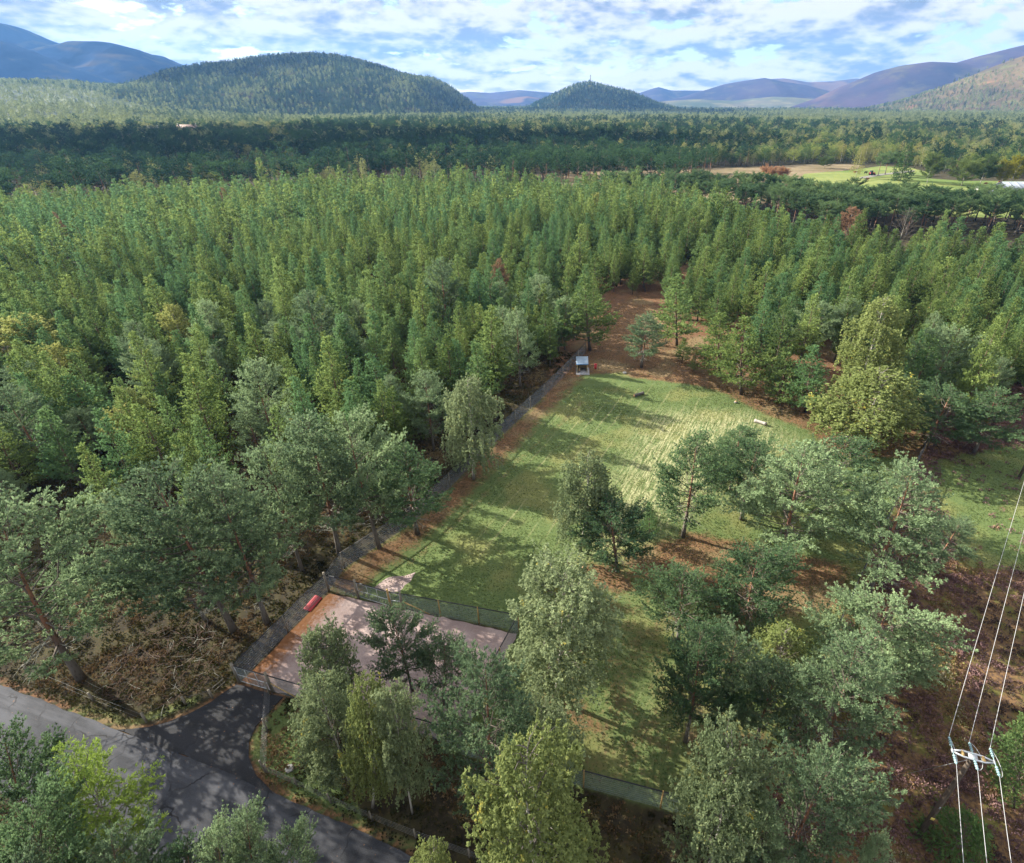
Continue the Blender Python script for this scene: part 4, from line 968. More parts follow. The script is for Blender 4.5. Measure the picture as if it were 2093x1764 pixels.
# barn
M['barn_wall'] = plain('dark_barn_boards', (.030, .040, .050), (.055, .065, .075), .3, .8)
M['barn_roof'] = plain('grey_blue_sheeting', (.10, .12, .155), (.15, .17, .205), .2, .8)
M['sky_light'] = plain('pale_roof_panel', (.26, .29, .33), (.32, .35, .39), .2, .7)
M['white'] = plain('white_harling', (.36, .355, .34), (.44, .43, .41), .3, .9)
M['slate'] = plain('slate_roof', (.17, .175, .19), (.25, .25, .27), .5, .7)
M['tile_b'] = plain('brown_tile_roof', (.20, .14, .11), (.27, .20, .16), .5, .8)
M['window'] = plain('dark_window', (.03, .035, .045), rough=.2)
def house(loc, L, W, hw, hr, wall, roof, label, cat='house', name='house', rz=0.0, win=4, chim=True, lights=0):
    root = empty(name, tuple(loc), label, cat, None, rz)
    q = MB(); q.box((0, 0, hw / 2), (L, W, hw)); q.add([(-L / 2, -W / 2, hw), (-L / 2, W / 2, hw), (-L / 2, 0, hr - .1), (L / 2, -W / 2, hw), (L / 2, W / 2, hw), (L / 2, 0, hr - .1)], None, [(0, 2, 1), (3, 4, 5)]); q.build('wall', wall, root)
    q = MB()
    for s in (-1, 1):
        a = np.array([0, s * (W / 2 + .4), hw - .25]); b = np.array([0, 0, hr]); q.box((a + b) / 2, (np.linalg.norm(b - a), L + .8, .18), b - a, (0, -s * 0, 1))
    rf = q.build('roof', roof, root)
    if chim:
        for s in (-1, 1): q = MB(); q.box((s * (L / 2 - .5), 0, hr + .5), (.7, .9, 1.6)); q.build('chimney', wall, rf)
    for i in range(win):
        x_ = -L / 2 + L * (i + .5) / win; q = MB(); q.box((x_, -W / 2 - .02, hw * .55), (1.1, .08, 1.2)); q.build('window', M['window'], root)
    for i in range(lights):
        x_ = -L / 2 + L * (i + .5) / lights; a = np.array([x_, -(W / 2 - .6), hw - .25 + (hr - hw + .25) * .20 + .16]); b = np.array([x_, -W * .06, hw + (hr - hw) * .90 + .14]); q = MB(); q.box((a + b) / 2, (np.linalg.norm(b - a), 1.0, .05), b - a); q.build('roof_light', M['sky_light'], rf)
    return root
bl = U(2078, 402); house((bl[0] + 3, bl[1], 0), 26, 14, 4.2, 6.6, M['barn_wall'], M['barn_roof'], 'long dark barn with grey blue sheet roof and pale roof lights', 'barn', 'barn', .03, 0, False, 7)
bl = U(2011, 396); house((bl[0], bl[1], 0), 8, 5, 2.2, 3.2, M['white'], M['slate'], 'small low grey roofed shed beside the long barn', 'shed', 'shed', -.2, 0, False)
bl = U(2034, 394); house((bl[0], bl[1] - 1, 0), 4, 3, 2.4, 2.7, M['white'], M['white'], 'white flat topped cabin between barn and small shed', 'cabin', 'cabin', 0, 1, False)
bl = U(1305, 297); house((bl[0], bl[1], 0), 14, 8, 5, 8, M['white'], M['slate'], 'white house with grey roof among the trees beyond the heath', rz=.3)
bl = U(1325, 295); house((bl[0], bl[1], 0), 16, 8, 4, 7.5, M['white'], M['slate'], 'wider white house with pale gable beside the first white house', rz=-.5)
bl = U(318, 277); house((bl[0], bl[1], 3), 13, 8, 4, 7, M['white'], M['slate'], 'pale roofed house showing through the dark wood'.replace('pale', 'small white'), rz=.1)
bl = U(388, 277); house((bl[0], bl[1], 3), 24, 12, 4, 9.5, M['white'], M['tile_b'], 'long brown tiled roof rising out of the dark wood', rz=.05)
HOUSEPOS = [U(1305, 297), U(1325, 295), U(318, 277), U(388, 277)]
# cattle
def cow(px, rz, hide, label):
    p = U(*px); root = empty('cow', (p[0], p[1], .2), label, 'cow', 'cattle grazing in the far pastures', rz)
    import bmesh
    sk = bpy.data.meshes.new('cow'); V = [(0, 0, 1.15), (.55, 0, 1.12), (.95, 0, 1.2), (1.3, 0, 1.0), (1.62, 0, .75), (-.6, 0, 1.18), (-.95, 0, 1.12), (-1.02, 0, .6)]
    E_ = [(0, 1), (1, 2), (2, 3), (3, 4), (0, 5), (5, 6), (6, 7)]; rad = [.40, .40, .26, .20, .12, .38, .16, .03]
    for x_ in (.6, -.7):
        for y_ in (.2, -.2):
            b0 = 1 if x_ > 0 else 5; k = len(V); V += [(x_, y_, .72), (x_ + (.02 if x_ > 0 else -.08), y_, .38), (x_, y_, 0)]; E_ += [(b0, k), (k, k + 1), (k + 1, k + 2)]; rad += [.15, .07, .065]
    sk.from_pydata(V, E_, []); o = bpy.data.objects.new('body', sk); C.objects.link(o); o.parent = root
    md = o.modifiers.new('skin', 'SKIN')
    for i, r in enumerate(rad): sk.skin_vertices[0].data[i].radius = (r, r)
    sk.skin_vertices[0].data[0].use_root = True; o.modifiers.new('sub', 'SUBSURF').levels = 1; sk.materials.append(hide)
red = plain('red_brown_hide', (.16, .05, .02), (.20, .07, .03), 2); blk = plain('black_hide', (.015, .014, .013), rough=.7)
for px, rz, hd, lb in (((1771, 370), .3, red, 'red brown cow grazing alone near the farm track bend'), ((1747, 356), 2.8, red, 'red brown cow on the small pasture above the tall pines'), ((1768, 356.5), .1, blk, 'black cow standing beside the pale farm track'),
                       ((2013, 380), 3.0, red, 'brown cow on the long pasture just behind the low shed'), ((2041, 376.5), .2, red, 'brown cow on the long pasture behind the barn roof')): cow(px, rz, hd, lb)
def tractor(px):
    p = U(*px); root = empty('tractor', (p[0], p[1], .2), 'small red tractor parked on the farm track in the pasture', 'tractor', rz=.2)
    q = MB(); q.box((.5, 0, 1.15), (2.4, .9, .8)); q.box((-.9, 0, 1.1), (1.2, 1.2, .7)); q.build('body', M['red'], root); q = MB(); q.box((-.8, 0, 2.0), (1.3, 1.3, 1.2)); q.build('cab', M['window'], root)
    for x_, r in ((-1.0, .85), (1.3, .5)):
        for s in (-1, 1): q = MB(); q.tube([(x_, s * .65, r), (x_, s * 1.0, r)], r, 14); q.build('wheel', blk, root)
tractor((1781, 359))

# ------------------------------------------------------------------ trees that can be told apart
HERO = [  # kind, base, apex, crown width, label
 ('mature', (167, 1388), (15, 1030), 330, 'very large pine leaning over the old road fence and dark heather verge'),
 ('mature', (478, 1289), (292, 940), 270, 'broad double crowned pine with orange trunk above the brushwood'),
 ('mature', (546, 1274), (420, 962), 220, 'pine with forked orange trunk growing close behind the dark yard fence'),
 ('mature', (424, 1271), (235, 1015), 150, 'grey trunked pine half hidden behind the broad double crowned pine'),
 ('mature', (618, 1168), (530, 905), 150, 'pine with bare lichened lower limbs standing outside the yard corner'),
 ('mature', (694, 1131), (612, 840), 200, 'tall wide blue green pine just outside the fence above the yard corner'),
 ('mature', (775, 1120), (710, 840), 165, 'pine with grey dead limbs standing inside the long fence'),
 ('dark_mature', (853, 1091), (830, 905), 150, 'dark pine with twin orange stems on the litter strip inside the fence'),
 ('weep', (968, 980), (949, 768), 112, 'weeping birch with yellowing strands hanging over the long dark fence'),
 ('weep', (1185, 1127), (1192, 917), 90, 'slim grey green birch standing alone in the mown field'),
 ('dark_mature', (1262, 1168), (1243, 1011), 125, 'low spreading pine beside the slim field birch'),
 ('young', (1327, 1108), (1325, 1026), 40, 'small thin young pine between the field birch and the dark pines'),
 ('dark_mature', (1395, 1097), (1418, 888), 140, 'dark layered pine at the edge of the dry mown strips'),
 ('dark_mature', (1492, 1003), (1508, 871), 120, 'pine with bare dark stems rising behind the layered pine'),
 ('dark_mature', (1515, 1062), (1556, 905), 130, 'rounded mid green pine between the layered pine and the grey pine'),
 ('mature', (1596, 1150), (1650, 915), 205, 'huge grey green pine in the middle of the field side clump'),
 ('dark_mature', (1676, 1045), (1722, 888), 150, 'dark blue green pine behind the huge grey green pine'),
 ('mature', (1773, 1212), (1862, 950), 205, 'large bright blue green pine beside the railed moor fence'),
 ('mature', (1910, 1155), (1965, 1062), 90, 'small dark pine leaning out over the green moor edge'),
 ('dark_mature', (1385, 1310), (1400, 1162), 135, 'low dark pine above the round topped pines in the lower enclosure'),
 ('dark_mature', (1527, 1290), (1562, 1118), 150, 'dark pine with black limbs over the orange needle litter'),
 ('birch', (1135, 1429), (1140, 1157), 205, 'big round birch with dark trunk on the grass beside the yard'),
 ('dark_mature', (1400, 1515), (1425, 1265), 140, 'dark green pine leading the row in the lower enclosure'),
 ('mature', (1452, 1503), (1507, 1285), 165, 'grey round topped pine with an orange upper trunk in the lower enclosure'),
 ('mature', (1545, 1516), (1600, 1350), 120, 'narrow pine behind the grey round topped pine near the dead tree'),
 ('gold', (1556, 1425), (1592, 1290), 100, 'yellow green birch filling the gap behind the bare grey tree'),
 ('dead', (1568, 1440), (1606, 1318), 70, 'bare grey dead tree with dense curled twigs among the pines'),
 ('mature', (1745, 1385), (1806, 1213), 200, 'spreading pine with a pale crown top beside the fence and heather'),
 ('mature', (1811, 1412), (1868, 1290), 120, 'pine on the heather edge showing a dark leaning trunk'),
 ('mature', (1670, 1560), (1746, 1306), 215, 'tall pale green pine with long outstretched limbs towards the heather'),
 ('mature', (1580, 1800), (1700, 1555), 230, 'great pale pine below the outstretched one, over the boundary corner'),
 ('mature', (1500, 1850), (1575, 1650), 150, 'pine crowding the lit weeping birch on its moor side'),
 ('mature', (1720, 1900), (1812, 1700), 85, 'pine tip of bright tufts poking up from the moor edge'),
 ('birch', (1440, 1800), (1490, 1490), 180, 'olive weeping birch at the fence end with a sunlit top'),
 ('young', (2070, 1650), (2092, 1470), 110, 'young pine on the heather beyond the outer conductor'),
 ('birch', (688, 1475), (650, 1272), 118, 'round headed birch growing inside the gravel yard'),
 ('birch', (715, 1600), (643, 1390), 150, 'bushy pale birch beside the grassy verge and wire fence'),
 ('gold', (762, 1650), (717, 1383), 105, 'birch turning yellow between the bushy birch and the great pine'),
 ('birch', (843, 1663), (800, 1390), 105, 'grey green birch with two mossy stems by the road verge'),
 ('mature', (843, 1414), (789, 1233), 122, 'light open pine rising over the gravel of the yard'),
 ('mature', (905, 1440), (905, 1300), 125, 'wide low pine with one red brown patch beside the open yard pine'),
 ('mature', (1001, 1675), (985, 1346), 235, 'great old pine with red forked trunk and grey dead limbs by the road'),
 ('gold', (1125, 1870), (1117, 1476), 205, 'tall birch with bright lit yellow green top beside the great old pine'),
 ('birch', (1110, 1610), (1096, 1434), 130, 'yellowish low birch behind the tall lit birch'),
 ('gold', (880, 1880), (908, 1711), 100, 'yellow green birch top close to the road bend'),
 ('larch', (300, 1790), (135, 1508), 200, 'bright lime green larch leaning over the road with a lichened trunk'),
 ('dark_mature', (80, 1760), (15, 1455), 140, 'dark pine rising behind the lime green larch'),
 ('dark_mature', (150, 1930), (60, 1600), 190, 'dark pine spread under the lime green larch'),
 ('mature', (290, 1960), (219, 1685), 180, 'pine filling the near road edge below the larch trunk'),
 ('dark_mature', (410, 1900), (385, 1690), 110, 'dark pine between the larch and the bright road edge pines'),
 ('mature', (530, 1880), (500, 1642), 130, 'bright tufted pine with the highest tip along the near road edge'),
 ('mature', (470, 1900), (440, 1668), 140, 'pine beside the highest tip along the near road edge'),
 ('mature', (610, 1890), (575, 1692), 100, 'pine at the end of the near road edge group'),
 ('mature', (120, 2020), (92, 1715), 160, 'pale tufted pine lowest under the larch'),
 ('gold', (1738, 828), (1800, 608), 105, 'tall two stemmed weeping birch rising above the dark pines'),
 ('gold', (1715, 905), (1765, 745), 150, 'wide weeping birch with yellow strands and white limbs at the field edge'),
 ('dark_mature', (1835, 868), (1858, 765), 105, 'dark pine squeezed behind the wide weeping birch'),
 ('dark_mature', (1890, 912), (1950, 789), 130, 'dark pine above the pale fence stub'),
 ('dark_mature', (1990, 925), (2035, 785), 110, 'bluish pine standing last before the dark moor'),
 ('young', (1514, 806), (1531, 649), 100, 'dense pine at the field edge with foliage to the ground'),
 ('young', (1590, 823), (1599, 717), 85, 'thin grey pine with bare lower limbs at the field edge'),
 ('young', (1645, 842), (1662, 700), 90, 'yellowish green pine between the thin grey pine and the weeping birch'),
 ('young', (1470, 768), (1480, 640), 95, 'dark green pine next to the dense field edge pine'),
 ('mature', (1310, 751), (1318, 642), 90, 'lone spreading pine on the brown litter near the shelter'),
 ('young', (1383, 707), (1385, 560), 90, 'tall bare stemmed pine on the edge of the orange litter'),
 ('young', (1393, 741), (1395, 692), 34, 'thin sapling pine on the orange litter'),
 ('young', (1418, 758), (1417, 726), 20, 'tiny sapling pine on the dark litter'),
 ('young', (1205, 716), (1198, 560), 95, 'grey green pine directly behind the wooden shelter'),
]
def do_hero(k, b, a, w_, lb):
    X, Y, _ = U(*b); h = hgt(b[0], b[1], a[1]); T = U(a[0], a[1], h)
    lean = math.atan2(T[0] - X, h); lean = max(-.35, min(.35, lean))
    mid = ((b[1] + a[1]) / 2); zc = Y * cp - (h * .6 - H) * sp
    plant(k, X, Y, 0.0, h, w_ / 2 / F * zc * {'mature': (.90 if b[0] < 1000 else 1.02), 'dark_mature': 1.05, 'young': 1.0}.get(k, 1.20 if b[0] > 1000 else .98), lb, lean=lean)
for k, b_, a_, w_, lb in HERO: do_hero(k, b_, a_, w_, lb)
sp_ = U(1941, 1745); plant('spruce', sp_[0], sp_[1], 0, 4.2, 1.9, 'small dense bright green spruce at the foot of the dark power pole')
def by_apex(k, a, h, w_, lb, group=None):
    T = U(a[0], a[1], h); zc = T[1] * cp - (h * .6 - H) * sp
    return plant(k, T[0], T[1], 0, h, w_ / 2 / F * zc * {'mature': .92, 'young': 1.0}.get(k, 1.0), lb, group)
by_apex('pale', (32, 640), 10.5, 115, 'tall pale yellow green birch standing out of the plantation')
by_apex('pale', (105, 700), 9, 70, 'shorter pale birch beside the tall pale yellow green one')
by_apex('pale', (246, 826), 8.5, 72, 'rounded pale yellow birch among the dark pines')
by_apex('pale', (342, 621), 10.5, 48, 'pale topped birch poking through the plantation')
by_apex('birch', (205, 1006), 8, 36, 'narrow pale willow like birch beside the broad double crowned pine')
by_apex('gold', (262, 790), 9.5, 58, 'yellow green young tree just above the rounded pale yellow birch')
by_apex('pale', (1218, 392), 11, 40, 'pale yellow green birch at the far edge of the plantation')
by_apex('brown', (1748, 420), 15, 62, 'dead pine with rusty brown needles among the tall dark pines')
by_apex('dead', (1858, 428), 15, 50, 'bare white dead tree standing in front of the tall dark pines')
by_apex('brown', (454, 382), 11, 16, 'small rusty dead pine at the back edge of the plantation')
by_apex('brown', (1016, 528), 11, 34, 'pine with faded brownish needles in the middle of the plantation')
by_apex('brown', (1414, 445), 11, 12, 'narrow orange brown dead pine in front of the tall pines')
by_apex('brown', (110, 432), 11, 14, 'small orange dead pine near the dark wood')
by_apex('orange', (1576, 334), 8.5, 36, 'rounded orange leaved tree on the heath, the paler one')
by_apex('orange', (1603, 337), 7.5, 34, 'orange leaved tree joined to its paler neighbour on the heath')
by_apex('far_birch', (1763, 303), 16, 24, 'tall narrow birch on the pasture fence line')
by_apex('yellow', (2062, 322), 14, 34, 'yellow leaved broad tree behind the long pasture')
by_apex('yellow', (2088, 312), 16, 40, 'green yellow broad tree cut by the picture edge'.replace('cut by the picture edge', 'behind the yellow leaved one'))
for k_, ax, ay, h_, w_, lb in (('broad', 1985, 318, 15, 66, 'dark round broadleaf tree behind the long pasture, next to the bushes'), ('broad', 2025, 312, 16, 60, 'dark round broadleaf tree next to the yellow leaved one'),
      ('spruce', 1862, 290, 20, 36, 'tall dark spruce standing by the end of the farm track'), ('broad', 1915, 306, 17, 46, 'loose brownish broadleaf tree beside the tall dark spruce'),
      ('old', 1806, 312, 13, 26, 'first dark pine of the small grove over the upper pasture'), ('old', 1822, 306, 14, 28, 'tallest dark pine of the small grove over the upper pasture'), ('old', 1838, 310, 13, 26, 'dark pine of the small grove next to the tall dark spruce'), ('broad', 1690, 318, 8, 34, 'small grey bushy tree at the back of the heath'),
      ('far_old', 1180, 322, 15, 25, 'old dark pine at the near end of the heath clump'), ('far_old', 1245, 318, 16, 28, 'tall old dark pine in the middle of the heath clump'),
      ('far_old', 1330, 324, 15, 26, 'old dark pine over the gap in the heath clump'), ('far_birch', 740, 322, 15, 20, 'pale stemmed birch in front of the dark wood'), ('far_birch', 870, 325, 15, 22, 'second pale birch further along the dark wood front'),
      ('far_spruce', 1815, 262, 18, 26, 'pointed dark spruce in the distant mixed wood')):
    by_apex(k_, (ax, ay), h_, w_, lb)

# ------------------------------------------------------------------ plantation: the nearest pines one by one, the rest as woods
def line_y(px, pts):
    a = np.array(pts, float); return np.interp(px, a[:, 0], a[:, 1])
EDGE = [(-400, 1140), (-60, 1110), (60, 1075), (300, 1065), (420, 1090), (520, 1070), (640, 1040), (700, 1000), (850, 985), (905, 930), (1000, 862), (1100, 780), (1170, 706), (1210, 668), (1250, 632), (1290, 602), (1340, 606), (1385, 650), (1440, 690), (1530, 745), (1620, 790), (1700, 822), (1800, 850), (1880, 868), (1960, 880), (2060, 862), (2092, 835), (2300, 790), (2700, 760)]
TOP = [(-400, 490), (-100, 468), (0, 448), (300, 420), (700, 409), (1046, 406), (1300, 410), (1420, 424), (1500, 445), (1750, 510), (1900, 528), (2092, 540), (2400, 550), (2800, 555)]
OLDT = [(1230, 400), (1500, 407), (1600, 418), (1700, 424), (1780, 430), (1880, 436), (1990, 442), (2150, 446), (2900, 450)]
def jgrid(x0, x1, y0, y1, s):
    gx, gy = np.meshgrid(np.arange(x0, x1, s), np.arange(y0, y1, s)); gx = gx + rng.uniform(-.42, .42, gx.shape) * s; gy = gy + rng.uniform(-.42, .42, gy.shape) * s
    return gx.ravel(), gy.ravel()
gx, gy = jgrid(-480, 420, 25, 420, 3.95)
px, py = P(gx, gy, 0.0)
k = (px > -180) & (px < 2270) & (py < line_y(px, EDGE)) & (py > line_y(px, TOP))
k &= py > line_y(px, TOP) + np.interp(px, [1300, 1500], [0, 24])
k &= rng.random(len(gx)) < np.where(gx < 0, .93, .96)
gap = fbm(gx / 9, gy / 9, 77, 2); k &= ~((gap > .66) & (py > 520))
hx = np.array([(t[0], t[1]) for t in TREES])
gx, gy, px, py = gx[k], gy[k], px[k], py[k]
dmin = np.min(np.hypot(gx[:, None] - hx[None, :, 0], gy[:, None] - hx[None, :, 1]), axis=1)
k = dmin > 2.6; gx, gy, px, py = gx[k], gy[k], px[k], py[k]
dcam = np.hypot(gx, gy); order = np.argsort(dcam); gx, gy, px, py, dcam = gx[order], gy[order], px[order], py[order], dcam[order]
hh = 10.6 * (1 + rng.normal(size=len(gx)) * .19) * np.interp(dcam, [40, 80, 200, 350], [.92, 1.0, 1.0, .95]) * (.85 + .3 * fbm(gx / 25, gy / 25, 88, 2))
rr_ = 1.95 * (1 + rng.normal(size=len(gx)) * .20) * np.clip(hh / 10.6, .7, 1.3)
inview = (px > -60) & (px < 2150)
n_ind = 300 - sum(t[3] == 'pine tree' for t in TREES) - 14
ind = np.where(inview)[0][:n_ind]
LM = [((32, 640), 'the tall pale yellow green birch'), ((246, 826), 'the rounded pale yellow birch'), ((342, 621), 'the pale topped plantation birch'), ((949, 768), 'the weeping birch by the long fence'),
      ((1198, 720), 'the wooden shelter'), ((1318, 642), 'the lone spreading pine near the shelter'), ((1800, 608), 'the two stemmed weeping birch'), ((1765, 760), 'the wide weeping birch'),
      ((292, 940), 'the broad double crowned pine'), ((612, 840), 'the wide blue green fence pine'), ((1016, 528), 'the faded brownish pine'), ((1531, 649), 'the dense field edge pine'),
      ((1385, 560), 'the tall bare stemmed pine'), ((205, 1006), 'the narrow willow like birch'), ((1890, 900), 'the pale fence stub'), ((15, 1030), 'the very large verge pine'), ((700, 640), 'the middle of the plantation'),
      ((1950, 789), 'the pine above the fence stub'), ((530, 905), 'the lichened yard corner pine')]
ORD = ['first', 'second', 'third', 'fourth', 'fifth', 'sixth', 'seventh', 'eighth', 'ninth', 'tenth', 'eleventh', 'twelfth', 'thirteenth', 'fourteenth', 'fifteenth', 'sixteenth', 'seventeenth', 'eighteenth', 'nineteenth', 'twentieth']
rank = {}; lab = {}
cand = []
for i in ind:
    ax, ay = P(gx[i], gy[i], hh[i]); d = [(math.hypot(ax - l[0][0], (ay - l[0][1])), j) for j, l in enumerate(LM)]; dd_, j = min(d)
    ux, uy = ax - LM[j][0][0], ay - LM[j][0][1]
    if abs(uy) > abs(ux): dr = 'beyond' if uy < 0 else 'this side of'
    else: dr = 'on the field side of' if (ux > 0) == (ax < 1250) else 'on the forest side of'
    cand.append((dd_, i, j, dr))
for dd_, i, j, dr in sorted(cand):
    q_ = rank.get((j, dr), 0); rank[(j, dr)] = q_ + 1
    w1_ = 'tall' if hh[i] > 11.2 else ('short' if hh[i] < 9.2 else 'middling'); w2_ = 'broad' if rr_[i] > 2.0 else 'slim'
    o_ = ORD[q_] if q_ < 20 else 'twenty-' + ORD[q_ - 20]
    lab[i] = f'{w1_} {w2_} pine, {o_} nearest {dr} {LM[j][1]}'.replace('nearest ', '')
for i in ind:
    ky = 'mature' if rng.random() < .14 else 'young'
    plant(ky, gx[i], gy[i], 0.0, hh[i], rr_[i] * (1.25 if ky == 'mature' else 1.0), lab[i], 'pines of the dense plantation', lean=rng.normal() * .045, leany=rng.normal() * .03)
rest = np.ones(len(gx), bool); rest[ind] = False

def scatter(name, X, Y, Z, keys, var, scl, rot, label, cat, zs=None):
    """one object: the listed trees repeated over many points"""
    ents = []
    for kk in keys: ents += PROTO[kk]
    me = bpy.data.meshes.new(name); me.vertices.add(len(X)); me.vertices.foreach_set('co', np.stack([X, Y, Z], -1).astype(np.float32).ravel())
    for nm, v_ in (('var', var), ('scl', scl), ('rot', rot), ('zs', zs if zs is not None else scl)):
        a = me.attributes.new(nm, 'FLOAT', 'POINT'); a.data.foreach_set('value', np.asarray(v_, np.float32))
    o = obj(name, me); tag(o, label, cat, kind='stuff')
    ng = bpy.data.node_groups.new(name, 'GeometryNodeTree'); ng.interface.new_socket('Geometry', in_out='INPUT', socket_type='NodeSocketGeometry'); ng.interface.new_socket('Geometry', in_out='OUTPUT', socket_type='NodeSocketGeometry')
    nt = ng.nodes; gi = nt.new('NodeGroupInput'); go = nt.new('NodeGroupOutput'); jn = nt.new('GeometryNodeJoinGeometry')
    def attr(nm):
        a = nt.new('GeometryNodeInputNamedAttribute'); a.data_type = 'FLOAT'; a.inputs['Name'].default_value = nm; return a.outputs['Attribute']
    va, sa, ra, za = attr('var'), attr('scl'), attr('rot'), attr('zs')
    cs = nt.new('ShaderNodeCombineXYZ'); ng.links.new(sa, cs.inputs[0]); ng.links.new(sa, cs.inputs[1]); ng.links.new(za, cs.inputs[2])
    cr = nt.new('ShaderNodeCombineXYZ'); ng.links.new(ra, cr.inputs[2])
    for i, e in enumerate(ents):
        j2 = nt.new('GeometryNodeJoinGeometry')
        for nm in ('crown', 'trunk'):
            src = e.get('src', {}).get(nm)
            if src is None: continue
            oi = nt.new('GeometryNodeObjectInfo'); oi.transform_space = 'ORIGINAL'; oi.inputs['Object'].default_value = src; oi.inputs['As Instance'].default_value = False
            ng.links.new(oi.outputs['Geometry'], j2.inputs[0])
        cp_ = nt.new('FunctionNodeCompare'); cp_.data_type = 'FLOAT'; cp_.operation = 'EQUAL'; ng.links.new(va, cp_.inputs[0]); cp_.inputs[1].default_value = i; cp_.inputs['Epsilon'].default_value = .1
        ip = nt.new('GeometryNodeInstanceOnPoints'); ng.links.new(gi.outputs[0], ip.inputs['Points']); ng.links.new(cp_.outputs[0], ip.inputs['Selection']); ng.links.new(j2.outputs[0], ip.inputs['Instance'])
        e2r = nt.new('FunctionNodeEulerToRotation'); ng.links.new(cr.outputs[0], e2r.inputs[0]); ng.links.new(e2r.outputs[0], ip.inputs['Rotation']); ng.links.new(cs.outputs[0], ip.inputs['Scale'])
        ng.links.new(ip.outputs[0], jn.inputs[0])
    ng.links.new(jn.outputs[0], go.inputs[0]); md = o.modifiers.new('scatter', 'NODES'); md.node_group = ng
    return o
def ensure(key, spots, h, r, labels):
    """one real tree for each variant still unused, so that the woods can repeat it"""
    for i in range(len(PROTO[key])):
        if 'src' not in PROTO[key][count_used.get(key, 0) % len(PROTO[key])]:
            p = spots[i % len(spots)]; z = p[2]; plant(key, p[0], p[1], z, h, r, labels[i % len(labels)])
def at(px, py): p = U(px, py); return (p[0], p[1], float(hills_base(p[0], p[1])))
ensure('mid_young', [at(300, 470), at(620, 455), at(1000, 450), at(1350, 480)], 12, 2.4, ['pine tip rising a little above the far plantation, towards the dark wood', 'pointed pine in the far plantation before the birch fronted wood', 'pointed pine in the far plantation before the heath', 'pointed pine just before the tall bare trunked pines'])
ensure('old', [at(1420, 418), at(1560, 440), at(1660, 462), at(1980, 505)], 15, 3.6, ['tall flat topped pine at the start of the bare trunked row', 'tall flat topped pine before the orange heath trees', 'tall flat topped pine beside the rusty dead pine', 'tall flat topped pine near the barn end of the row'])
ensure('far_old', [at(1150, 372), at(1290, 374), at(1380, 372), at(1450, 370)], 17, 4.2, ['old dark pine standing on the heath edge', 'old dark pine with bare trunk in the heath clump', 'old dark pine towards the orange trees', 'old dark pine last in the heath clump'])
ensure('far_birch', [at(600, 350), at(820, 352), at(960, 350)], 14, 3, ['pale birch before the dark wood', 'pale birch in the middle of the dark wood front', 'pale birch at the heath end of the dark wood'])
ensure('far_broad', [at(1560, 336), at(1660, 330), at(1800, 330)], 12, 5, ['round green tree at the back of the heath', 'round green tree behind the heath bushes', 'round green tree above the farm track'])
ensure('far_spruce', [at(1720, 320), at(1300, 330)], 16, 3.2, ['narrow spruce behind the heath', 'narrow spruce behind the heath clump'])
def at3(x, y): return (x, y, float(HB['f'](np.array([float(x)]), np.array([float(y)]))[0]))
ensure('tiny_pine', [at3(-700, 1900), at3(-620, 2050), at3(-560, 1950)], 14, 4, ['tree on the shaded face of the broad hill', 'tree high on the shaded face of the broad hill', 'tree towards the lit shoulder of the broad hill'])
ensure('tiny_birch', [at3(-500, 2000), at3(-450, 1960), at3(-420, 1900)], 12, 4, ['pale tree on the lit shoulder of the broad hill', 'pale tree lower on the lit shoulder of the broad hill', 'pale tree near the foot of the lit shoulder'])
ensure('tiny_spruce', [at3(-380, 2080), at3(-340, 2060)], 16, 3.5, ['dark spruce near the knob of the broad hill', 'dark spruce below the knob of the broad hill'])

# the rest of the plantation
X, Y = gx[rest], gy[rest]; dd_ = dcam[rest]; nr = len(X); near_ = dd_ < 190
nv, nm_ = len(PROTO['young']), len(PROTO['mid_young'])
var = np.where(near_, rng.integers(0, nv, nr), nv + rng.integers(0, nm_, nr))
scatter('plantation_trees', X, Y, np.zeros(nr), ['young', 'mid_young'], var, rr_[rest] / 2.15, rng.uniform(0, 6.28, nr), 'dense mass of green plantation pines filling the middle distance', 'plantation', hh[rest] / 11)
# tall bare trunked pines behind it
gx2, gy2 = jgrid(-20, 420, 200, 440, 6.2); qx, qy = P(gx2, gy2, 0.0)
k = (qx > 1240) & (qx < 2300) & (qy <= line_y(qx, TOP) + 3) & (qy > line_y(qx, OLDT)); gx2, gy2, qx, qy = gx2[k], gy2[k], qx[k], qy[k]
k = (rng.random(len(gx2)) < np.where((qy > line_y(qx, TOP) - 14) & (qx > 1480), .45, .9)); gx2, gy2 = gx2[k], gy2[k]; nr = len(gx2)
cx_, cy_ = jgrid(-60, 160, 250, 460, 7.0); cqx, cqy = P(cx_, cy_, 0.0); kc = (cqx > 1040) & (cqx < 1480 - (cqy - 350) * 2) & (cqy < 392) & (cqy > 352) & (rng.random(len(cx_)) < .62)
gx2 = np.concatenate([gx2, cx_[kc]]); gy2 = np.concatenate([gy2, cy_[kc]]); vv_ = np.concatenate([rng.integers(0, 4, nr), 4 + rng.integers(0, 4, kc.sum())]); nr = len(gx2)
scatter('tall_pine_stand', gx2, gy2, np.zeros(nr), ['old', 'far_old'], vv_, rng.uniform(.75, 1.05, nr), rng.uniform(0, 6.28, nr), 'stand of tall dark pines with long bare trunks behind the plantation', 'pine stand', np.where(vv_ < 4, rng.uniform(.62, .84, nr), rng.uniform(.85, 1.1, nr)))
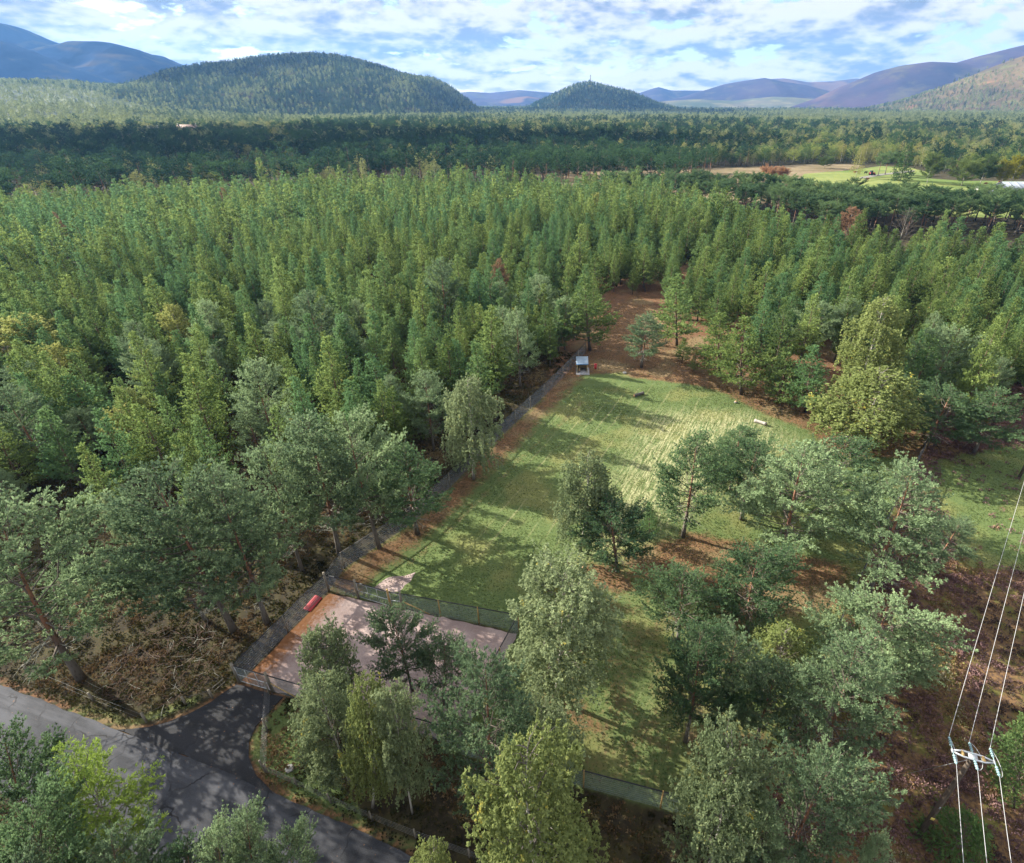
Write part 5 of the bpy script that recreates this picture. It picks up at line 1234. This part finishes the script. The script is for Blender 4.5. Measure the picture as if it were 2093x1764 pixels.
# woods beyond
def clear(x, y):
    k = np.ones(len(x), bool)
    for p_, g_ in ((HEATH, 3), (PAST1, 4), (PAST2, 4), (HOMES, 2)): k &= sdist(x, y, p_) > g_
    for p_ in HOUSEPOS:
        k &= ~((np.abs(x - p_[0] * (y / p_[1])) < 16) & (y < p_[1] + 8) & (y > p_[1] - 40))
    return k
XX, YY, KK, SS = [], [], [], []
for (d0, d1, s) in ((250, 620, 6.2), (620, 1100, 8.0), (1100, 1700, 10.5), (1700, 3600, 15.0)):
    gx3, gy3 = jgrid(-d1 * 1.12, d1 * .98, 120, d1, s); d = np.hypot(gx3, gy3); qx, qy = P(gx3, gy3, 0.0)
    up_ = np.where(qx < 900, line_y(qx, TOP), line_y(qx, [(900, 395), (1080, 380), (1130, 352), (1230, 352), (1500, 345), (1640, 338), (1760, 335), (1860, 342), (1900, 356), (2000, 364), (2092, 368), (2300, 372)])) - 2
    k = (d >= d0) & (d < d1) & (qx > -120) & (qx < 2210) & (qy < up_)
    gx3, gy3, qx, qy, d = gx3[k], gy3[k], qx[k], qy[k], d[k]
    k = clear(gx3, gy3); gx3, gy3, qx, qy, d = gx3[k], gy3[k], qx[k], qy[k], d[k]
    pt_ = fbm(gx3 / 160, gy3 / 160, 61, 3); p2_ = fbm(gx3 / 45, gy3 / 45, 63, 2); r_ = rng.random(len(d))
    east = np.clip((qx - 1250) / 400, 0, 1)
    pb_ = np.where(qy > 300, .12 + .25 * (p2_ > .55), .30 + 1.1 * np.clip(pt_ - .42, 0, .5)) ; pb_ = np.where((qy < 268) & (qy > 232), pb_ + .30 * (pt_ > .42), pb_)
    pbr = np.where(qy > 300, .04 + .50 * east, .12 + .22 * east); psp = .10
    cls = np.where(r_ < pb_, 1, np.where(r_ < pb_ + pbr, 2, np.where(r_ < pb_ + pbr + psp, 3, 0)))
    keep = rng.random(len(d)) < np.where(p2_ < .30, .35, .93); keep &= ~((qy > 345) & (qx < 1000) & (p2_ > .60))
    gx3, gy3, cls, d = gx3[keep], gy3[keep], cls[keep], d[keep]
    XX.append(gx3); YY.append(gy3); KK.append(cls); SS.append(d)
X, Y, cls, d = map(np.concatenate, (XX, YY, KK, SS)); nr = len(X)
keysF = ['far_old', 'far_birch', 'far_broad', 'far_spruce', 'tiny_pine', 'tiny_birch', 'tiny_spruce']
offs = np.concatenate([[0], np.cumsum([len(PROTO[k_]) for k_ in keysF])]); cnt = [len(PROTO[k_]) for k_ in keysF]
def pick(cls, far):
    v = np.zeros(len(cls), int)
    for c_, (kn, kf) in {0: (0, 4), 1: (1, 5), 2: (2, 5), 3: (3, 6)}.items():
        m_ = cls == c_; u = rng.random(len(cls)); kk = np.where(far, kf, kn)
        v = np.where(m_, offs[kk] + (u * np.array(cnt)[kk]).astype(int), v)
    return v
Z = hills_base(X, Y); scl = rng.uniform(.65, 1.2, nr) * np.interp(d, [1700, 3500], [1, 1.25])
scatter('distant_woodland', X, Y, Z, keysF, pick(cls, d > 1150), scl, rng.uniform(0, 6.28, nr), 'mixed pine and birch woodland stretching away over the level valley', 'woodland', scl * rng.uniform(.65, 1.05, nr))
def hill_trees(hl, s, dens, label, birch=.35, lowcut=6):
    gx4, gy4 = jgrid(hl['x'][0], hl['x'][1], hl['y'][0], hl['D'] + 160, s); z = hl['f'](gx4, gy4); b_ = hills_base(gx4, gy4)
    pn = fbm(gx4 / 120, gy4 / 120, 93, 3)
    k = (z > b_ + 1) & (rng.random(len(gx4)) < dens(gx4, gy4, pn, z)); gx4, gy4, z, pn = gx4[k], gy4[k], z[k], pn[k]; nr = len(gx4)
    qx, _ = P(gx4, gy4, z); k = (qx > -100) & (qx < 2200); gx4, gy4, z, pn = gx4[k], gy4[k], z[k], pn[k]; nr = len(gx4)
    cls = np.where(rng.random(nr) < birch * (.3 + 2.0 * np.clip(pn - .35, 0, .5) * 2), 1, np.where(rng.random(nr) < .15, 3, 0)); sc__ = rng.uniform(.7, 1.15, nr)
    scatter('hillside_wood', gx4, gy4, z, keysF, pick(cls, np.ones(nr, bool)), sc__, rng.uniform(0, 6.28, nr), label, 'woodland', sc__)
hill_trees(HB, 10.5, lambda x, y, p, z: .93 - .6 * ((z > 150) & (x > -560) & (p > .5)), 'pine and birch wood clothing the broad rounded hill', .45)
hill_trees(HC, 12, lambda x, y, p, z: .95 + 0 * x, 'wood clothing the small pointed hill', .2)
hill_trees(HR, 12, lambda x, y, p, z: np.clip(1.0 - (z - 20) / 120, .10, 1) * (.35 + 1.1 * (p > .45)), 'scattered trees thinning out up the bracken slope', .9)
print('tris', {k_: (len(v_[0]['m'][1].polygons) if v_[0]['m'][1] else 0) for k_, v_ in PROTO.items()})
print('counts', len(TREES), nr, 'plantation rest', rest.sum(), 'distant', len(X), 'ind', len(ind))

# ------------------------------------------------------------------ air
def haze_box():
    q = MB(); x0, x1, y0, y1, z0, z1 = -8200, 8200, -800, 8600, -60, 640
    q.box(((x0 + x1) / 2, (y0 + y1) / 2, (z0 + z1) / 2), (x1 - x0, y1 - y0, z1 - z0))
    m = bpy.data.materials.new('haze'); m.use_nodes = True; n = N(m.node_tree)
    v = n('ShaderNodeVolumePrincipled', {'Color': (.19, .46, 1.0, 1), 'Density': 0.62e-4, 'Anisotropy': .15})
    o = n('ShaderNodeOutputMaterial'); n.link(v.outputs[0], o.inputs['Volume'])
    tag(q.build('haze', m), 'thin bluish haze filling the valley air', 'haze', kind='stuff')
haze_box()
# clouds added out of view above the haze; their shade falls on the near trees, the dark wood and the broad hill
def cloud(tx, ty, rx, ry, thick, label, seed, alt=980, ang=0.0, mk='cloud'):
    import bmesh
    k = alt / sdir[2]; c = np.array([tx, ty, 0]) + sdir * k
    bm = bmesh.new(); bmesh.ops.create_icosphere(bm, subdivisions=5, radius=1)
    V = np.array([v.co[:] for v in bm.verts]); th = np.arctan2(V[:, 1], V[:, 0])
    nz = fbm(V[:, 0] * 2.2 + 11 + V[:, 2], V[:, 1] * 2.2 + seed, seed, 5) - .5; n2_ = fbm(V[:, 0] * 6 + 3, V[:, 1] * 6 + V[:, 2] * 5, seed + 3, 4) - .5
    rr = 1 + nz * .9 + n2_ * .35
    X = V[:, 0] * rr * rx; Y = V[:, 1] * rr * ry; Z = np.where(V[:, 2] > 0, V[:, 2], V[:, 2] * .3) * rr * thick + n2_ * thick * .3
    V2 = np.stack([X * math.cos(ang) - Y * math.sin(ang), X * math.sin(ang) + Y * math.cos(ang), Z], 1)
    for v, q_ in zip(bm.verts, V2): v.co = q_
    me = bpy.data.meshes.new('cloud'); bm.to_mesh(me); bm.free(); me.materials.append(M[mk])
    for p_ in me.polygons: p_.use_smooth = True
    tag(obj('cloud', me, None, tuple(c)), label, 'cloud', kind='structure')
for mk_, fa_ in (('cloud', .20), ('cloud_thick', .66)):
  m, n = mat('cloud_vapour'); d = n('ShaderNodeBsdfDiffuse', {0: (.85, .87, .9, 1)}).outputs[0]; t2 = n('ShaderNodeBsdfTranslucent', {0: (.85, .87, .9, 1)}).outputs[0]; t = n('ShaderNodeBsdfTransparent').outputs[0]
  out(n, n('ShaderNodeMixShader', {0: fa_, 1: t, 2: n('ShaderNodeMixShader', {0: .5, 1: d, 2: t2}).outputs[0]}).outputs[0]); M[mk_] = m
cloud(-36, 4, 56, 25, 30, 'flat cloud added out of view to shade the road and the near trees', 5)
cloud(-420, 590, 540, 190, 90, 'long cloud shading the dark wood beyond the plantation', 9, mk='cloud_thick')
cloud(-820, 2080, 400, 250, 120, 'broad cloud shading the face of the wooded hill', 13, mk='cloud_thick')
cloud(-3300, 3700, 1000, 500, 140, 'broad cloud shading the blue mountains', 21, mk='cloud_thick')
cloud(300, 2520, 800, 240, 90, 'cloud shading the valley woods before the pointed hill', 17, mk='cloud_thick')
